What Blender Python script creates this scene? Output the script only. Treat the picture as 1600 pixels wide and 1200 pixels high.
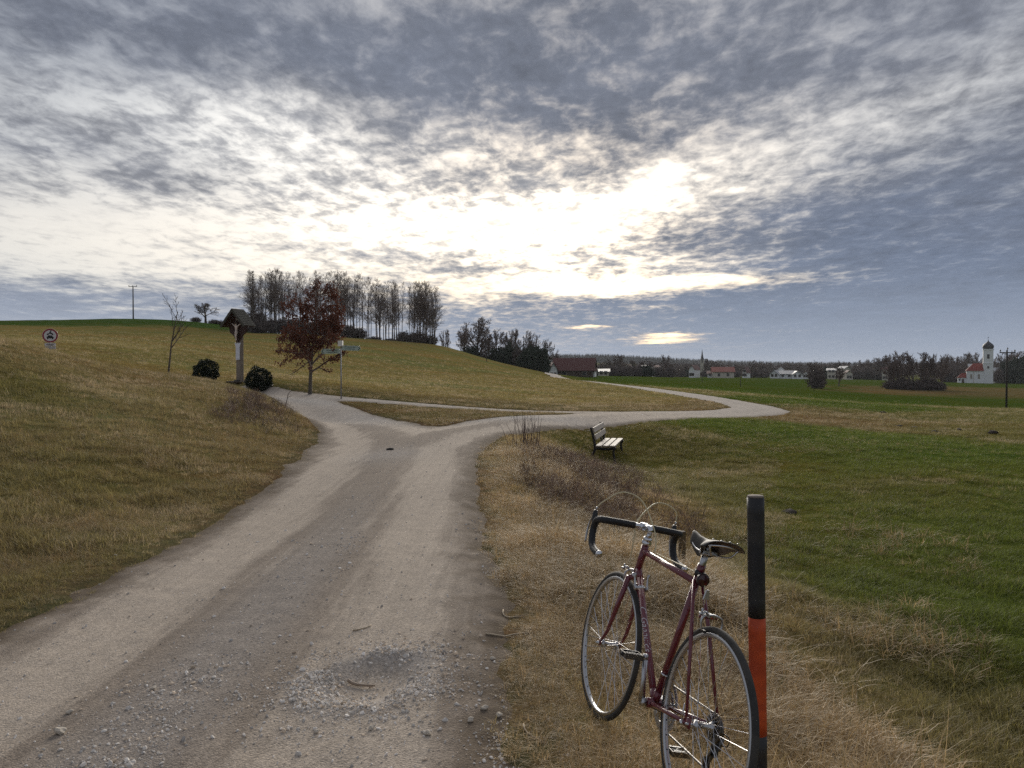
import bpy, bmesh, math, random
import numpy as np
from mathutils import Vector, Matrix, Euler, Quaternion

for _o in list(bpy.data.objects):
    bpy.data.objects.remove(_o)
SC = bpy.context.scene
COL = SC.collection
R = math.radians
F = 1218.0                      # focal length in photo pixels (1600 wide)
CAMZ = 1.6
PITCH = math.atan(22 / F)       # horizon sits 22 px above the middle of the frame

# ------------------------------------------------------------------ camera
cam = bpy.data.cameras.new('camera')
cam.sensor_width = 36.0
cam.sensor_fit = 'HORIZONTAL'
cam.lens = 36.0 * F / 1600.0
cam.clip_start = 0.05
cam.clip_end = 12000
camo = bpy.data.objects.new('camera', cam)
COL.objects.link(camo)
camo.location = (0, 0, CAMZ)
camo.rotation_euler = (math.pi / 2 - PITCH, 0, 0)
SC.camera = camo

# ------------------------------------------------------------------ exposure
SC.view_settings.view_transform = 'Standard'
SC.view_settings.look = 'None'
SC.view_settings.exposure = 0.30
SC.view_settings.gamma = 1.0
SC.view_settings.use_curve_mapping = False
SC.cycles.use_denoising = False      # keep the fine grass and gravel grain
SC.cycles.sample_clamp_indirect = 2.0
SC.cycles.sample_clamp_direct = 8.0
SC.cycles.max_bounces = 5
SC.cycles.diffuse_bounces = 2
SC.cycles.transmission_bounces = 3
SC.cycles.transparent_max_bounces = 8

# ------------------------------------------------------------------ sun
SUN_AZ, SUN_EL = 4.5, 14.0       # behind the clouds, ahead of the camera
sun = bpy.data.lights.new('sun', 'SUN')
sun.energy = 3.0
sun.angle = R(40)
sun.color = (1.0, 0.93, 0.82)
suno = bpy.data.objects.new('sun', sun)
COL.objects.link(suno)
_sd = Vector((math.sin(R(SUN_AZ)) * math.cos(R(SUN_EL)), math.cos(R(SUN_AZ)) * math.cos(R(SUN_EL)), math.sin(R(SUN_EL))))
suno.rotation_euler = (-_sd).to_track_quat('-Z', 'Y').to_euler()
suno.location = (0, 0, 60)

# ------------------------------------------------------------------ sky: cloud deck lit from behind
W = bpy.data.worlds.new('World')
SC.world = W
W.use_nodes = True


class NT:
    """tiny helper that writes node maths"""
    def __init__(s, tree):
        s.t = tree
    def n(s, typ, **kw):
        nd = s.t.nodes.new(typ)
        for k, v in kw.items():
            setattr(nd, k, v)
        return nd
    def put(s, sock, v):
        if hasattr(v, 'is_output'):
            s.t.links.new(v, sock)
        elif v is not None:
            sock.default_value = v
    def m(s, op, a, b=None, c=None, clamp=False):
        nd = s.n('ShaderNodeMath', operation=op, use_clamp=clamp)
        for i, v in enumerate((a, b, c)):
            if v is not None:
                s.put(nd.inputs[i], v)
        return nd.outputs[0]
    def v(s, op, a, b=None):
        nd = s.n('ShaderNodeVectorMath', operation=op)
        s.put(nd.inputs[0], a)
        if b is not None:
            s.put(nd.inputs[3 if op == 'SCALE' else 1], b)
        return nd.outputs[1] if op in ('DOT_PRODUCT', 'LENGTH') else nd.outputs[0]
    def noise(s, vec, scale, detail=4, rough=.55, dist=0., color=False, dim='3D'):
        nd = s.n('ShaderNodeTexNoise', noise_dimensions=dim)
        s.put(nd.inputs['Vector'], vec)
        nd.inputs['Scale'].default_value = scale
        nd.inputs['Detail'].default_value = detail
        nd.inputs['Roughness'].default_value = rough
        nd.inputs['Distortion'].default_value = dist
        return nd.outputs['Color' if color else 'Fac']
    def ss(s, x, lo, hi, a=0., b=1.):
        nd = s.n('ShaderNodeMapRange', interpolation_type='SMOOTHSTEP')
        s.put(nd.inputs[0], x); s.put(nd.inputs[1], lo); s.put(nd.inputs[2], hi)
        s.put(nd.inputs[3], a); s.put(nd.inputs[4], b)
        return nd.outputs[0]
    def mix(s, f, a, b, mode='MIX'):
        nd = s.n('ShaderNodeMix', data_type='RGBA', blend_type=mode)
        s.put(nd.inputs[0], f)
        for i, q in ((6, a), (7, b)):
            if isinstance(q, tuple):
                q = (*q[:3], 1.)
            s.put(nd.inputs[i], q)
        return nd.outputs[2]


def make_sky():
    t = W.node_tree
    t.nodes.clear()
    k = NT(t)
    d = k.v('NORMALIZE', k.n('ShaderNodeTexCoord').outputs['Generated'])
    sp = k.n('ShaderNodeSeparateXYZ'); k.put(sp.inputs[0], d)
    x, y, z = sp.outputs
    az = k.m('ARCTAN2', x, y)
    hor = k.m('SQRT', k.m('ADD', k.m('MULTIPLY', x, x), k.m('MULTIPLY', y, y)))
    te = k.m('MINIMUM', k.m('DIVIDE', z, k.m('MAXIMUM', hor, .02)), 3.)
    cb = k.n('ShaderNodeCombineXYZ'); k.put(cb.inputs[0], az); k.put(cb.inputs[1], te)
    q0 = cb.outputs[0]
    zz = k.m('ADD', k.m('MAXIMUM', z, 0.), .075)
    cp = k.n('ShaderNodeCombineXYZ'); k.put(cp.inputs[0], k.m('DIVIDE', x, zz)); k.put(cp.inputs[1], k.m('DIVIDE', y, zz))
    pl = cp.outputs[0]
    # ragged borders for the large cloud masses
    wob = k.v('SUBTRACT', k.noise(pl, 1.3, 4, .6, color=True, dim='2D'), (.5, .5, .5))
    wv = k.v('MULTIPLY', wob, (.22, .11, 0.))
    q = k.v('ADD', q0, wv)
    qs = k.v('ADD', q0, k.v('MULTIPLY', wob, (.10, .016, 0.)))

    def gs(lst, vec=q):
        tot = None
        for (px, py, sx, sy, rot, amp) in lst:
            a = math.atan((px - 800) / F)
            e = (578 - py) / F * math.cos(a)
            mp = k.n('ShaderNodeMapping', vector_type='TEXTURE')
            k.put(mp.inputs[0], vec)
            mp.inputs[1].default_value = (a, e, 0)
            mp.inputs[2].default_value = (0, 0, R(rot))
            mp.inputs[3].default_value = (sx / F * 1.414, sy / F * 1.414, 1)
            dd = k.v('DOT_PRODUCT', mp.outputs[0], mp.outputs[0])
            g = k.m('MULTIPLY', k.m('EXPONENT', k.m('MULTIPLY', dd, -1.)), amp)
            tot = g if tot is None else k.m('ADD', tot, g)
        return tot

    n1 = k.noise(pl, .62, 4, .55, dim='2D')
    # bands of small rolls: stretched across the view
    plr = k.n('ShaderNodeMapping'); k.put(plr.inputs[0], pl)
    plr.inputs[2].default_value = (0, 0, R(14)); plr.inputs[3].default_value = (1.2, .80, 1)
    n2 = k.noise(plr.outputs[0], 6.6, 5, .60, .25, dim='2D')
    n3 = k.noise(plr.outputs[0], 19., 3, .6, .2, dim='2D')
    n4 = k.noise(plr.outputs[0], 2.1, 3, .5, .3, dim='2D')
    # (px, py, sigma x, sigma y, turn, amount): where the deck is thin, thick or bluish
    glow = gs([(580, 300, 240, 75, 0, .36), (810, 345, 180, 42, 6, .50), (100, 340, 300, 80, 0, .12),
               (1010, 298, 70, 18, 10, .32), (230, 190, 200, 40, 0, .13), (960, 425, 150, 25, 0, .40),
               (300, 420, 380, 40, 0, .13), (1260, 225, 260, 40, 14, .25), (470, 220, 100, 35, -10, .35)])
    warm = gs([(1085, 440, 110, 9, 0, .35), (1045, 522, 26, 3.5, 0, .9), (1035, 533, 30, 2.5, 0, .7), (955, 440, 42, 11, 0, .65), (400, 390, 480, 70, 0, .13), (915, 511, 18, 2.5, 0, .5)], qs)
    bias = k.m('ADD', .62, gs([(420, 50, 520, 75, -3, .36), (900, 120, 330, 80, 0, .36), (560, 330, 280, 60, 0, -.55),
               (830, 360, 170, 36, 0, -.75), (120, 365, 280, 42, 0, -.98), (190, 262, 70, 28, -8, .45),
               (250, 180, 200, 34, 0, -.45), (1450, 410, 260, 110, 0, .85), (1120, 350, 130, 40, 12, .25),
               (960, 440, 190, 16, 0, -.60), (60, 478, 230, 25, 0, .65), (1250, 230, 300, 34, 14, -.40),
               (860, 288, 75, 24, 6, .55), (1150, 500, 400, 30, 0, .5), (1010, 298, 80, 20, 10, -.35), (1350, 60, 300, 80, 0, .2)]))
    bias = k.m('ADD', bias, gs([(1060, 442, 150, 11, 0, -.7), (1045, 523, 32, 4, 0, -2.0), (1035, 533, 36, 3, 0, -1.6), (915, 511, 14, 2.5, 0, -1.2), (1085, 425, 120, 5, 2, .5), (640, 398, 100, 8, 2, .9), (450, 383, 55, 6, -3, .8), (720, 420, 70, 7, 0, .8)], qs))
    alto = gs([(450, 240, 220, 50, 0, .75), (200, 220, 200, 50, 0, .7), (720, 300, 170, 65, 0, .85), (560, 345, 250, 30, 0, .55), (950, 380, 140, 40, 10, .6), (250, 420, 200, 30, 0, .2)])
    blue = gs([(1420, 430, 300, 110, 0, 1.0), (200, 480, 300, 40, 0, .7), (1000, 500, 400, 35, 0, .7), (500, 90, 600, 100, 0, .3)])
    # cloud cover
    cov = k.m('ADD', bias, k.m('MULTIPLY', k.m('SUBTRACT', n1, .5), .55))
    cov = k.m('ADD', cov, k.m('MULTIPLY', k.m('SUBTRACT', n4, .5), .75))
    cov = k.m('ADD', cov, k.m('MULTIPLY', k.m('SUBTRACT', n2, .5), 2.0))
    cov = k.m('ADD', cov, k.m('MULTIPLY', k.m('SUBTRACT', n3, .5), .65))
    op = k.ss(cov, -.42, 1.30)
    roll = k.m('ADD', k.m('MULTIPLY', n2, .75), k.m('MULTIPLY', n3, .25))
    op2 = k.m('MULTIPLY', k.ss(roll, .40, .68), k.m('MINIMUM', alto, .85))
    op = k.m('ADD', op, k.m('MULTIPLY', k.m('SUBTRACT', 1., op), k.m('MULTIPLY', op2, .72)))
    nis = k.n('ShaderNodeTexSky', sky_type='NISHITA', sun_disc=False)
    nis.sun_elevation = R(SUN_EL); nis.sun_rotation = R(SUN_AZ)
    nis.altitude = 500; nis.dust_density = 2.0
    gap = k.v('SCALE', nis.outputs[0], .02)
    gap = k.v('ADD', gap, (.30, .308, .325))
    gl = k.v('SCALE', (1.0, .945, .82), k.m('MULTIPLY', glow, .80))
    gap = k.v('ADD', gap, gl)
    gap = k.v('ADD', gap, k.v('SCALE', (1., .66, .28), warm))
    cl = k.mix(k.m('MINIMUM', blue, 1.), (.168, .182, .220), (.124, .156, .226))
    cl = k.v('SCALE', cl, k.m('ADD', .27, k.m('MULTIPLY', k.m('SUBTRACT', 2.7, k.m('ADD', k.m('MULTIPLY', n3, .7), k.m('ADD', n2, n4))), .52)))
    cl = k.v('ADD', cl, k.v('SCALE', (1., .95, .86), k.m('MULTIPLY', glow, .24)))
    # thick cloud gets darker than its thin rim
    col = k.mix(op, gap, cl)
    # clear-ish layer along the horizon
    hzw = .088
    hz = k.m('EXPONENT', k.m('MULTIPLY', k.m('POWER', k.m('DIVIDE', k.m('MAXIMUM', te, 0.), hzw), 2.), -1.))
    hcol = k.mix(k.ss(az, -.45, .35), (.34, .385, .47), (.25, .295, .375))
    hz2 = k.m('MULTIPLY', hz, k.m('SUBTRACT', 1., k.m('MINIMUM', k.m('ADD', warm, k.m('MULTIPLY', glow, .5)), .8)))
    col = k.mix(hz2, col, hcol)
    bg = k.n('ShaderNodeBackground'); k.put(bg.inputs[0], col); bg.inputs[1].default_value = 1.0
    out = k.n('ShaderNodeOutputWorld'); t.links.new(bg.outputs[0], out.inputs[0])
    W.cycles.sampling_method = 'NONE'

make_sky()
rng = np.random.default_rng(7)
random.seed(7)


# ------------------------------------------------------------------ helpers
def P(px, py, d):
    """photo pixel + distance in metres -> point in the world"""
    u = (px - 800) / F
    v = (600 - py) / F
    c, s = math.cos(PITCH), math.sin(PITCH)
    t = d / (c + v * s)
    return np.array((u * t, d, CAMZ + t * (v * c - s)))


def link(o, parent=None):
    COL.objects.link(o)
    if parent is not None:
        o.parent = parent
    return o


def tag(o, label=None, cat=None, group=None, kind=None):
    for k_, v_ in (('label', label), ('category', cat), ('group', group), ('kind', kind)):
        if v_:
            o[k_] = v_
    return o


def empty(name, loc, rot=(0, 0, 0), label=None, cat=None, group=None):
    o = bpy.data.objects.new(name, None)
    o.empty_display_size = .1
    o.location = loc
    o.rotation_euler = rot
    link(o)
    return tag(o, label, cat, group)


def copy_tree(o, parent=None):
    c = o.copy()
    COL.objects.link(c)
    c.parent = parent
    for ch in list(o.children):
        copy_tree(ch, c)
    return c


def smooth(a, b, x):
    t = np.clip((x - a) / (b - a), 0, 1)
    return t * t * (3 - 2 * t)


def _h(ix, iy, seed):
    n = (ix.astype(np.int64) * 374761393 + iy.astype(np.int64) * 668265263 + seed * 1442695041) & 0x7fffffff
    n = ((n ^ (n >> 13)) * 1274126177) & 0x7fffffff
    return ((n ^ (n >> 16)) & 0xffff) / 65535.0


def vn(x, y, seed=0):
    """value noise -1..1"""
    x = np.asarray(x, float); y = np.asarray(y, float)
    ix = np.floor(x); iy = np.floor(y)
    fx = x - ix; fy = y - iy
    fx = fx * fx * (3 - 2 * fx); fy = fy * fy * (3 - 2 * fy)
    a = _h(ix, iy, seed); b = _h(ix + 1, iy, seed); c = _h(ix, iy + 1, seed); d = _h(ix + 1, iy + 1, seed)
    return ((a * (1 - fx) + b * fx) * (1 - fy) + (c * (1 - fx) + d * fx) * fy) * 2 - 1


def fbm(x, y, seed=0, o=3):
    s = 0; a = 1.; t = 0
    for i in range(o):
        s = s + a * vn(x * 2 ** i, y * 2 ** i, seed + i * 17); t += a; a *= .5
    return s / t


class MB:
    """collects verts and faces of one mesh"""
    def __init__(s):
        s.v = []; s.f = []; s.n = 0
    def add(s, v, f):
        v = np.asarray(v, float).reshape(-1, 3)
        s.v.append(v)
        s.f.extend([tuple(i + s.n for i in q) for q in f])
        s.n += len(v)
        return s
    def box(s, c, size, rot=None, taper=(1, 1)):
        hx, hy, hz = [q / 2 for q in size]
        v = []
        for z in (-1, 1):
            kx, ky = taper if z > 0 else (1, 1)
            for x, y in ((-1, -1), (1, -1), (1, 1), (-1, 1)):
                v.append((x * hx * kx, y * hy * ky, z * hz))
        v = np.array(v)
        if rot is not None:
            v = v @ np.array(Euler(rot).to_matrix()).T
        return s.add(v + np.array(c), [(3, 2, 1, 0), (4, 5, 6, 7), (0, 1, 5, 4), (1, 2, 6, 5), (2, 3, 7, 6), (3, 0, 4, 7)])
    def tube(s, pts, r, k=6, cap=True, flat=1.0):
        pts = np.asarray(pts, float)
        n = len(pts)
        r = np.full(n, r, float) if np.isscalar(r) else np.asarray(r, float)
        tg = np.gradient(pts, axis=0)
        tg /= np.maximum(np.linalg.norm(tg, axis=1, keepdims=True), 1e-9)
        up = np.array((0, 0, 1.)) if abs(tg[0][2]) < .9 else np.array((1., 0, 0))
        a = np.cross(tg[0], up); a /= np.linalg.norm(a)
        ang = np.arange(k) / k * 2 * math.pi
        ca, sa = np.cos(ang)[:, None], np.sin(ang)[:, None]
        rings = []
        for i in range(n):
            a = a - tg[i] * np.dot(a, tg[i]); a /= max(np.linalg.norm(a), 1e-9)
            b = np.cross(tg[i], a)
            rings.append(pts[i] + r[i] * (ca * a + sa * b * flat))
        f = []
        for i in range(n - 1):
            for j in range(k):
                j2 = (j + 1) % k
                f.append((i * k + j, i * k + j2, (i + 1) * k + j2, (i + 1) * k + j))
        if cap:
            f.append(tuple(range(k - 1, -1, -1))); f.append(tuple((n - 1) * k + j for j in range(k)))
        return s.add(np.concatenate(rings), f)
    def lathe(s, prof, k=24, c=(0, 0, 0), axis='z', arc=None):
        """prof: (radius, height)"""
        prof = np.asarray(prof, float)
        ang = np.arange(k) / k * 2 * math.pi
        v = []
        for r_, h_ in prof:
            e = np.stack([r_ * np.cos(ang), r_ * np.sin(ang), np.full(k, h_)], 1)
            if axis == 'y': e = e[:, [0, 2, 1]] * (1, 1, -1)
            if axis == 'x': e = e[:, [2, 0, 1]]
            v.append(e)
        f = []
        for i in range(len(prof) - 1):
            for j in range(k):
                j2 = (j + 1) % k
                f.append((i * k + j, i * k + j2, (i + 1) * k + j2, (i + 1) * k + j))
        if prof[0][0] > 1e-6: f.append(tuple(range(k - 1, -1, -1)))
        if prof[-1][0] > 1e-6: f.append(tuple((len(prof) - 1) * k + j for j in range(k)))
        return s.add(np.concatenate(v) + np.array(c), f)
    def torus(s, R_, r_, c=(0, 0, 0), K=48, k=8, prof=None):
        """ring in the local x-z plane (axis y)"""
        if prof is None:
            prof = [(math.cos(a) * r_, math.sin(a) * r_) for a in np.arange(k) / k * 2 * math.pi]
        k = len(prof)
        v = []
        for i in range(K):
            a = i / K * 2 * math.pi
            for pr, py in prof:
                v.append(((R_ + pr) * math.cos(a), py, (R_ + pr) * math.sin(a)))
        f = []
        for i in range(K):
            for j in range(k):
                i2 = (i + 1) % K; j2 = (j + 1) % k
                f.append((i * k + j, i * k + j2, i2 * k + j2, i2 * k + j))
        return s.add(np.array(v) + np.array(c), f)
    def prism(s, poly, y0, y1):
        """polygon in x-z extruded along y"""
        n = len(poly)
        v = [(a, y0, b) for a, b in poly] + [(a, y1, b) for a, b in poly]
        f = [tuple(range(n)), tuple(range(2 * n - 1, n - 1, -1))]
        f += [((i + 1) % n, i, n + i, n + (i + 1) % n) for i in range(n)]
        return s.add(v, f)
    def mesh(s, name, mat=None, sm=False):
        me = bpy.data.meshes.new(name)
        v = np.concatenate(s.v) if s.v else np.zeros((0, 3))
        me.from_pydata(v.tolist(), [], s.f)
        if mat: me.materials.append(mat)
        if sm:
            me.polygons.foreach_set('use_smooth', [True] * len(me.polygons))
        me.update()
        return me
    def build(s, name, mat=None, parent=None, sm=False, bevel=0, fixn=False):
        me = s.mesh(name, mat, sm)
        if fixn:
            bm = bmesh.new(); bm.from_mesh(me); bmesh.ops.recalc_face_normals(bm, faces=bm.faces); bm.to_mesh(me); bm.free()
        o = link(bpy.data.objects.new(name, me), parent)
        if bevel:
            b = o.modifiers.new('bevel', 'BEVEL'); b.width = bevel; b.segments = 2; b.limit_method = 'ANGLE'
        return o


def grid_mesh(name, v, quads, mat, sm=True, cols=None):
    me = bpy.data.meshes.new(name)
    v = np.asarray(v, np.float32); quads = np.asarray(quads, np.int32)
    me.vertices.add(len(v)); me.vertices.foreach_set('co', v.ravel())
    nq, k = quads.shape
    me.loops.add(nq * k); me.loops.foreach_set('vertex_index', quads.ravel())
    me.polygons.add(nq); me.polygons.foreach_set('loop_start', np.arange(nq, dtype=np.int32) * k)
    me.polygons.foreach_set('use_smooth', np.full(nq, sm))
    if mat: me.materials.append(mat)
    for nm, c in (cols or {}).items():
        c = np.asarray(c, np.float32)
        if c.ndim == 1:
            at = me.attributes.new(nm, 'FLOAT', 'POINT'); at.data.foreach_set('value', c)
        else:
            at = me.attributes.new(nm, 'FLOAT_COLOR', 'POINT')
            at.data.foreach_set('color', np.concatenate([c, np.ones((len(c), 1))], 1).astype(np.float32).ravel())
    me.update(calc_edges=True); me.validate()
    return me


# ------------------------------------------------------------------ materials
def mat(name, col, rough=.7, metal=0., spec=.5, noise=None, bump=None, coat=0., two=None, transl=0., coord='Object'):
    """principled; noise=(scale, amount) varies value; two=(colour, scale) blotches; bump=(scale, strength, distance)"""
    m = bpy.data.materials.new(name)
    m.use_nodes = True
    t = m.node_tree
    b = t.nodes['Principled BSDF']
    k = NT(t)
    b.inputs['Roughness'].default_value = rough
    b.inputs['Metallic'].default_value = metal
    b.inputs['Specular IOR Level'].default_value = spec
    if coat:
        b.inputs['Coat Weight'].default_value = coat; b.inputs['Coat Roughness'].default_value = .08
    c = (*col, 1.)
    vec = k.n('ShaderNodeTexCoord').outputs[coord] if (noise or bump or two) else None
    if two:
        c = k.mix(k.ss(k.noise(vec, two[1], 5, .6), .4, .62), tuple(col), tuple(two[0]))
    if noise:
        f = k.m('ADD', 1 - noise[1] / 2, k.m('MULTIPLY', k.noise(vec, noise[0], 5, .65), noise[1]))
        c = k.v('SCALE', c if not isinstance(c, tuple) else tuple(col), f)
    k.put(b.inputs['Base Color'], c)
    if bump:
        bp = k.n('ShaderNodeBump'); bp.inputs['Strength'].default_value = bump[1]; bp.inputs['Distance'].default_value = bump[2]
        k.put(bp.inputs['Height'], k.noise(vec, bump[0], 4, .6))
        t.links.new(bp.outputs[0], b.inputs['Normal'])
    if transl:
        tr = k.n('ShaderNodeBsdfTranslucent'); k.put(tr.inputs[0], c)
        mx = k.n('ShaderNodeMixShader'); mx.inputs[0].default_value = transl
        t.links.new(b.outputs[0], mx.inputs[1]); t.links.new(tr.outputs[0], mx.inputs[2])
        t.links.new(mx.outputs[0], t.nodes['Material Output'].inputs[0])
    return m


def mat_inst(name, transl=.25, rough=.6, spec=.3, gain=1.):
    """colour comes from each scattered piece's own 'tint'"""
    m = bpy.data.materials.new(name); m.use_nodes = True
    t = m.node_tree; k = NT(t); b = t.nodes['Principled BSDF']
    a = k.n('ShaderNodeAttribute', attribute_type='INSTANCER', attribute_name='tint')
    b.inputs['Roughness'].default_value = rough; b.inputs['Specular IOR Level'].default_value = spec
    t.links.new(a.outputs['Color'], b.inputs['Base Color'])
    if transl:
        tr = k.n('ShaderNodeBsdfTranslucent'); t.links.new(a.outputs['Color'], tr.inputs[0])
        mx = k.n('ShaderNodeMixShader'); mx.inputs[0].default_value = transl
        t.links.new(b.outputs[0], mx.inputs[1]); t.links.new(tr.outputs[0], mx.inputs[2])
        t.links.new(mx.outputs[0], t.nodes['Material Output'].inputs[0])
    return m


# ------------------------------------------------------------------ terrain shape: survey points
_S = []
def sv(px, py, d): _S.append(P(px, py, d))
def sw(x, y, z): _S.append(np.array((x, y, z + CAMZ)))     # z from eye level
for x_ in (-7, -3.4, -1.6, 0.1):
    for y_ in (-4, 0, 3): sw(x_, y_, -1.6)
for y_ in (-4, 0): sw(1.2, y_, -1.66); sw(2.4, y_, -2.0); sw(5, y_, -2.2); sw(-10, y_, -1.4); sw(12, y_, -2.3)
# main track
for e in [(0, 965, 5.04), (805, 960, 5.1), (400, 850, 7.16), (240, 850, 7.16), (775, 850, 7.16), (415, 765, 10.4), (757, 765, 10.4),
          (482, 700, 16), (600, 700, 16), (750, 705, 15.3), (600, 680, 19.1), (700, 665, 22.4), (650, 658, 24.4), (800, 684, 18.4), (860, 668, 21.6),
          # junction, side tracks, island
          (490, 676, 20), (470, 652, 26), (540, 640, 29), (400, 613, 36), (533, 623, 33), (680, 633, 32.5), (830, 644, 30), (484, 616, 34.5),
          (375, 597, 38), (404, 602, 36.5), (322, 597, 34), (262, 588, 32), (1000, 656, 26), (1000, 644, 30.5), (1100, 651, 29.8), (1100, 641, 36.5), (1180, 645, 36),
          (1215, 637, 44), (1138, 637, 40.5), (1125, 628, 48), (1180, 629, 50), (1100, 618, 58), (1000, 606, 72), (900, 594, 115), (870, 591, 128),
          # left bank
          (100, 850, 6.9), (200, 800, 8.6), (100, 750, 9.3), (0, 800, 7.6), (0, 700, 10.6), (300, 700, 12.6), (400, 690, 15.6), (100, 650, 13.6), (300, 640, 17.5), (445, 655, 20.5),
          (420, 632, 22), (0, 620, 14.5), (200, 600, 20.5), (75, 553, 21), (0, 530, 24), (330, 603, 25), (395, 613, 26), (-150, 500, 24), (-150, 650, 12),
          # verge and right field
          (870, 900, 6.1), (950, 900, 6.25), (1050, 900, 6.8), (1120, 900, 7.5), (960, 780, 11.5), (880, 760, 11.6), (850, 715, 15), (945, 719, 19.8), (985, 716, 20.5), (1060, 690, 22), (1064, 893, 8), (1300, 720, 18.5), (1600, 720, 18.5),
          (1300, 850, 9.7), (1600, 1000, 6.3), (1600, 1200, 4.3), (1300, 1000, 6.2), (1300, 1150, 4.3), (1250, 1200, 3.72), (1300, 660, 33), (1600, 680, 27), (1800, 1000, 6.3), (1800, 690, 25),
          (1600, 640, 75), (1573, 638, 105), (1300, 626, 80), (1200, 612, 110), (1100, 603, 130), (1000, 596, 150), (1400, 608, 190), (1540, 599, 330), (1240, 591, 420), (900, 588.5, 230), (1000, 590, 300), (1600, 606, 230), (1800, 620, 150),
          (1100, 589, 400), (1400, 594, 420), (1700, 600, 400),
          # the hill
          (-150, 545, 45), (-150, 505, 150), (-150, 500, 190), (0, 548, 45), (0, 530, 66), (0, 515, 110), (0, 506, 150), (0, 502, 190), (209, 545, 55), (209, 525, 95), (209, 512, 150), (209, 498, 190), (330, 516, 155), (330, 505.5, 190),
          (400, 560, 70), (400, 520, 165), (480, 590, 48), (470, 522, 162), (600, 580, 70), (600, 533, 160), (650, 610, 43), (700, 600, 55), (800, 615, 48), (700, 560, 110), (800, 591, 80), (900, 616, 55), (1000, 631, 44), (690, 541, 160), (720, 550, 150), (750, 562, 142), (800, 575.5, 136), (830, 583.5, 132), (858, 590.5, 128)]:
    sv(*e)
sw(-19.5, 33, -.35); sw(-14.5, 35.5, -.75); sw(-30, 36, .1)
# rear contact, front contact of the bicycle, foot of the marker post
sw(.62, 2.67, -1.575); sw(.41, 3.62, -1.625); sw(.87, 2.78, -1.66); sw(.3, 2.0, -1.6); sw(.3, 3.1, -1.6)
# behind the crests the ground falls away, the plain runs on to a low wooded rise
for (px_, d_, z_) in [(-100, 260, 9), (209, 260, 8), (400, 260, 4), (600, 260, 0), (720, 220, -1.5), (800, 200, -3.), (600, 400, -5), (300, 450, 0), (0, 450, 3),
                      (820, 330, -3.5), (700, 700, -6), (900, 700, -6), (1100, 700, -6), (1300, 700, -6), (1500, 700, -6), (1700, 800, -6), (200, 900, -5),
                      (870, 1050, -4), (1100, 1050, -4), (1300, 1050, -4), (1500, 1050, -4), (700, 1050, -4), (200, 1500, 5), (600, 1500, 10), (870, 1500, 18), (950, 1500, 18), (1030, 1500, 12), (1090, 1600, 10), (1150, 1700, 8), (1300, 1800, 6), (1600, 1800, 6),
                      (0, 3200, 10), (800, 3200, 18), (1200, 3200, 10), (1600, 3200, 10)]:
    sw((px_ - 800) / F * d_, d_, z_)
_S = np.array(_S)


def warp(x, y):
    yy = np.maximum(y, -4.) + 9.
    return np.stack([np.clip(x / yy, -2.2, 2.2) * 1.6, np.log(yy)], -1)


_Q = warp(_S[:, 0], _S[:, 1])
def _phi(r2): return np.where(r2 > 1e-12, r2 * np.log(np.maximum(r2, 1e-12)), 0.)
_n = len(_S)
_A = np.zeros((_n + 3, _n + 3))
_A[:_n, :_n] = _phi(((_Q[:, None] - _Q[None]) ** 2).sum(-1)) + np.eye(_n) * 2e-5
_A[:_n, _n] = 1; _A[:_n, _n + 1:] = _Q
_A[_n, :_n] = 1; _A[_n + 1:, :_n] = _Q.T
# heights are fitted as slopes seen from the eye so that near and far weigh alike
_wt = (_S[:, 1] + 9.)
_C = np.linalg.solve(_A, np.concatenate([(_S[:, 2] - CAMZ) / np.maximum(_wt, 5.), np.zeros(3)]))


def base_h(x, y):
    x = np.asarray(x, float); y = np.asarray(y, float)
    shp = x.shape
    x = x.ravel(); y = y.ravel()
    out = np.empty(len(x))
    for i in range(0, len(x), 20000):
        q = warp(x[i:i + 20000], y[i:i + 20000])
        r2 = ((q[:, None, :] - _Q[None]) ** 2).sum(-1)
        out[i:i + 20000] = (_phi(r2) @ _C[:_n] + _C[_n] + q @ _C[_n + 1:]) * (np.maximum(y[i:i + 20000], -4) + 9.) + CAMZ
    return out.reshape(shp)


# ------------------------------------------------------------------ tracks: centre lines with half widths
STRIPS = [
    [(-1.65, -8, 1.7), (-1.62, 3, 1.68), (-1.62, 5.1, 1.66), (-1.68, 7.2, 1.52), (-1.9, 10.4, 1.5), (-2.2, 14, 1.62), (-2.6, 17.5, 1.75), (-3.6, 21.2, 1.7), (-5.5, 25.8, 1.55), (-8.2, 30.8, 1.5), (-11.8, 34.9, 1.5), (-17, 36.6, 1.5), (-28, 37.5, 1.5), (-50, 40, 1.5)],
    [(-2.3, 16, 1.6), (-1.6, 19.5, 1.6), (0., 22.9, 1.7), (1.9, 25.4, 1.75), (4.6, 28.4, 1.75), (8.2, 32.8, 1.7), (11.2, 36.9, 1.6), (13.1, 41, 1.5), (13.9, 46, 1.5), (13.9, 52, 1.5), (13.3, 60, 1.5), (12.1, 75, 1.5), (10.6, 95, 1.5), (9.3, 116, 1.5), (7.5, 140, 1.5), (6.5, 200, 1.5)],
    [(-12.5, 36.0, .8), (-7.3, 33.2, .8), (-3.3, 32.4, .85), (.4, 30.9, .9), (3.6, 29.5, 1.0)],
]


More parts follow.
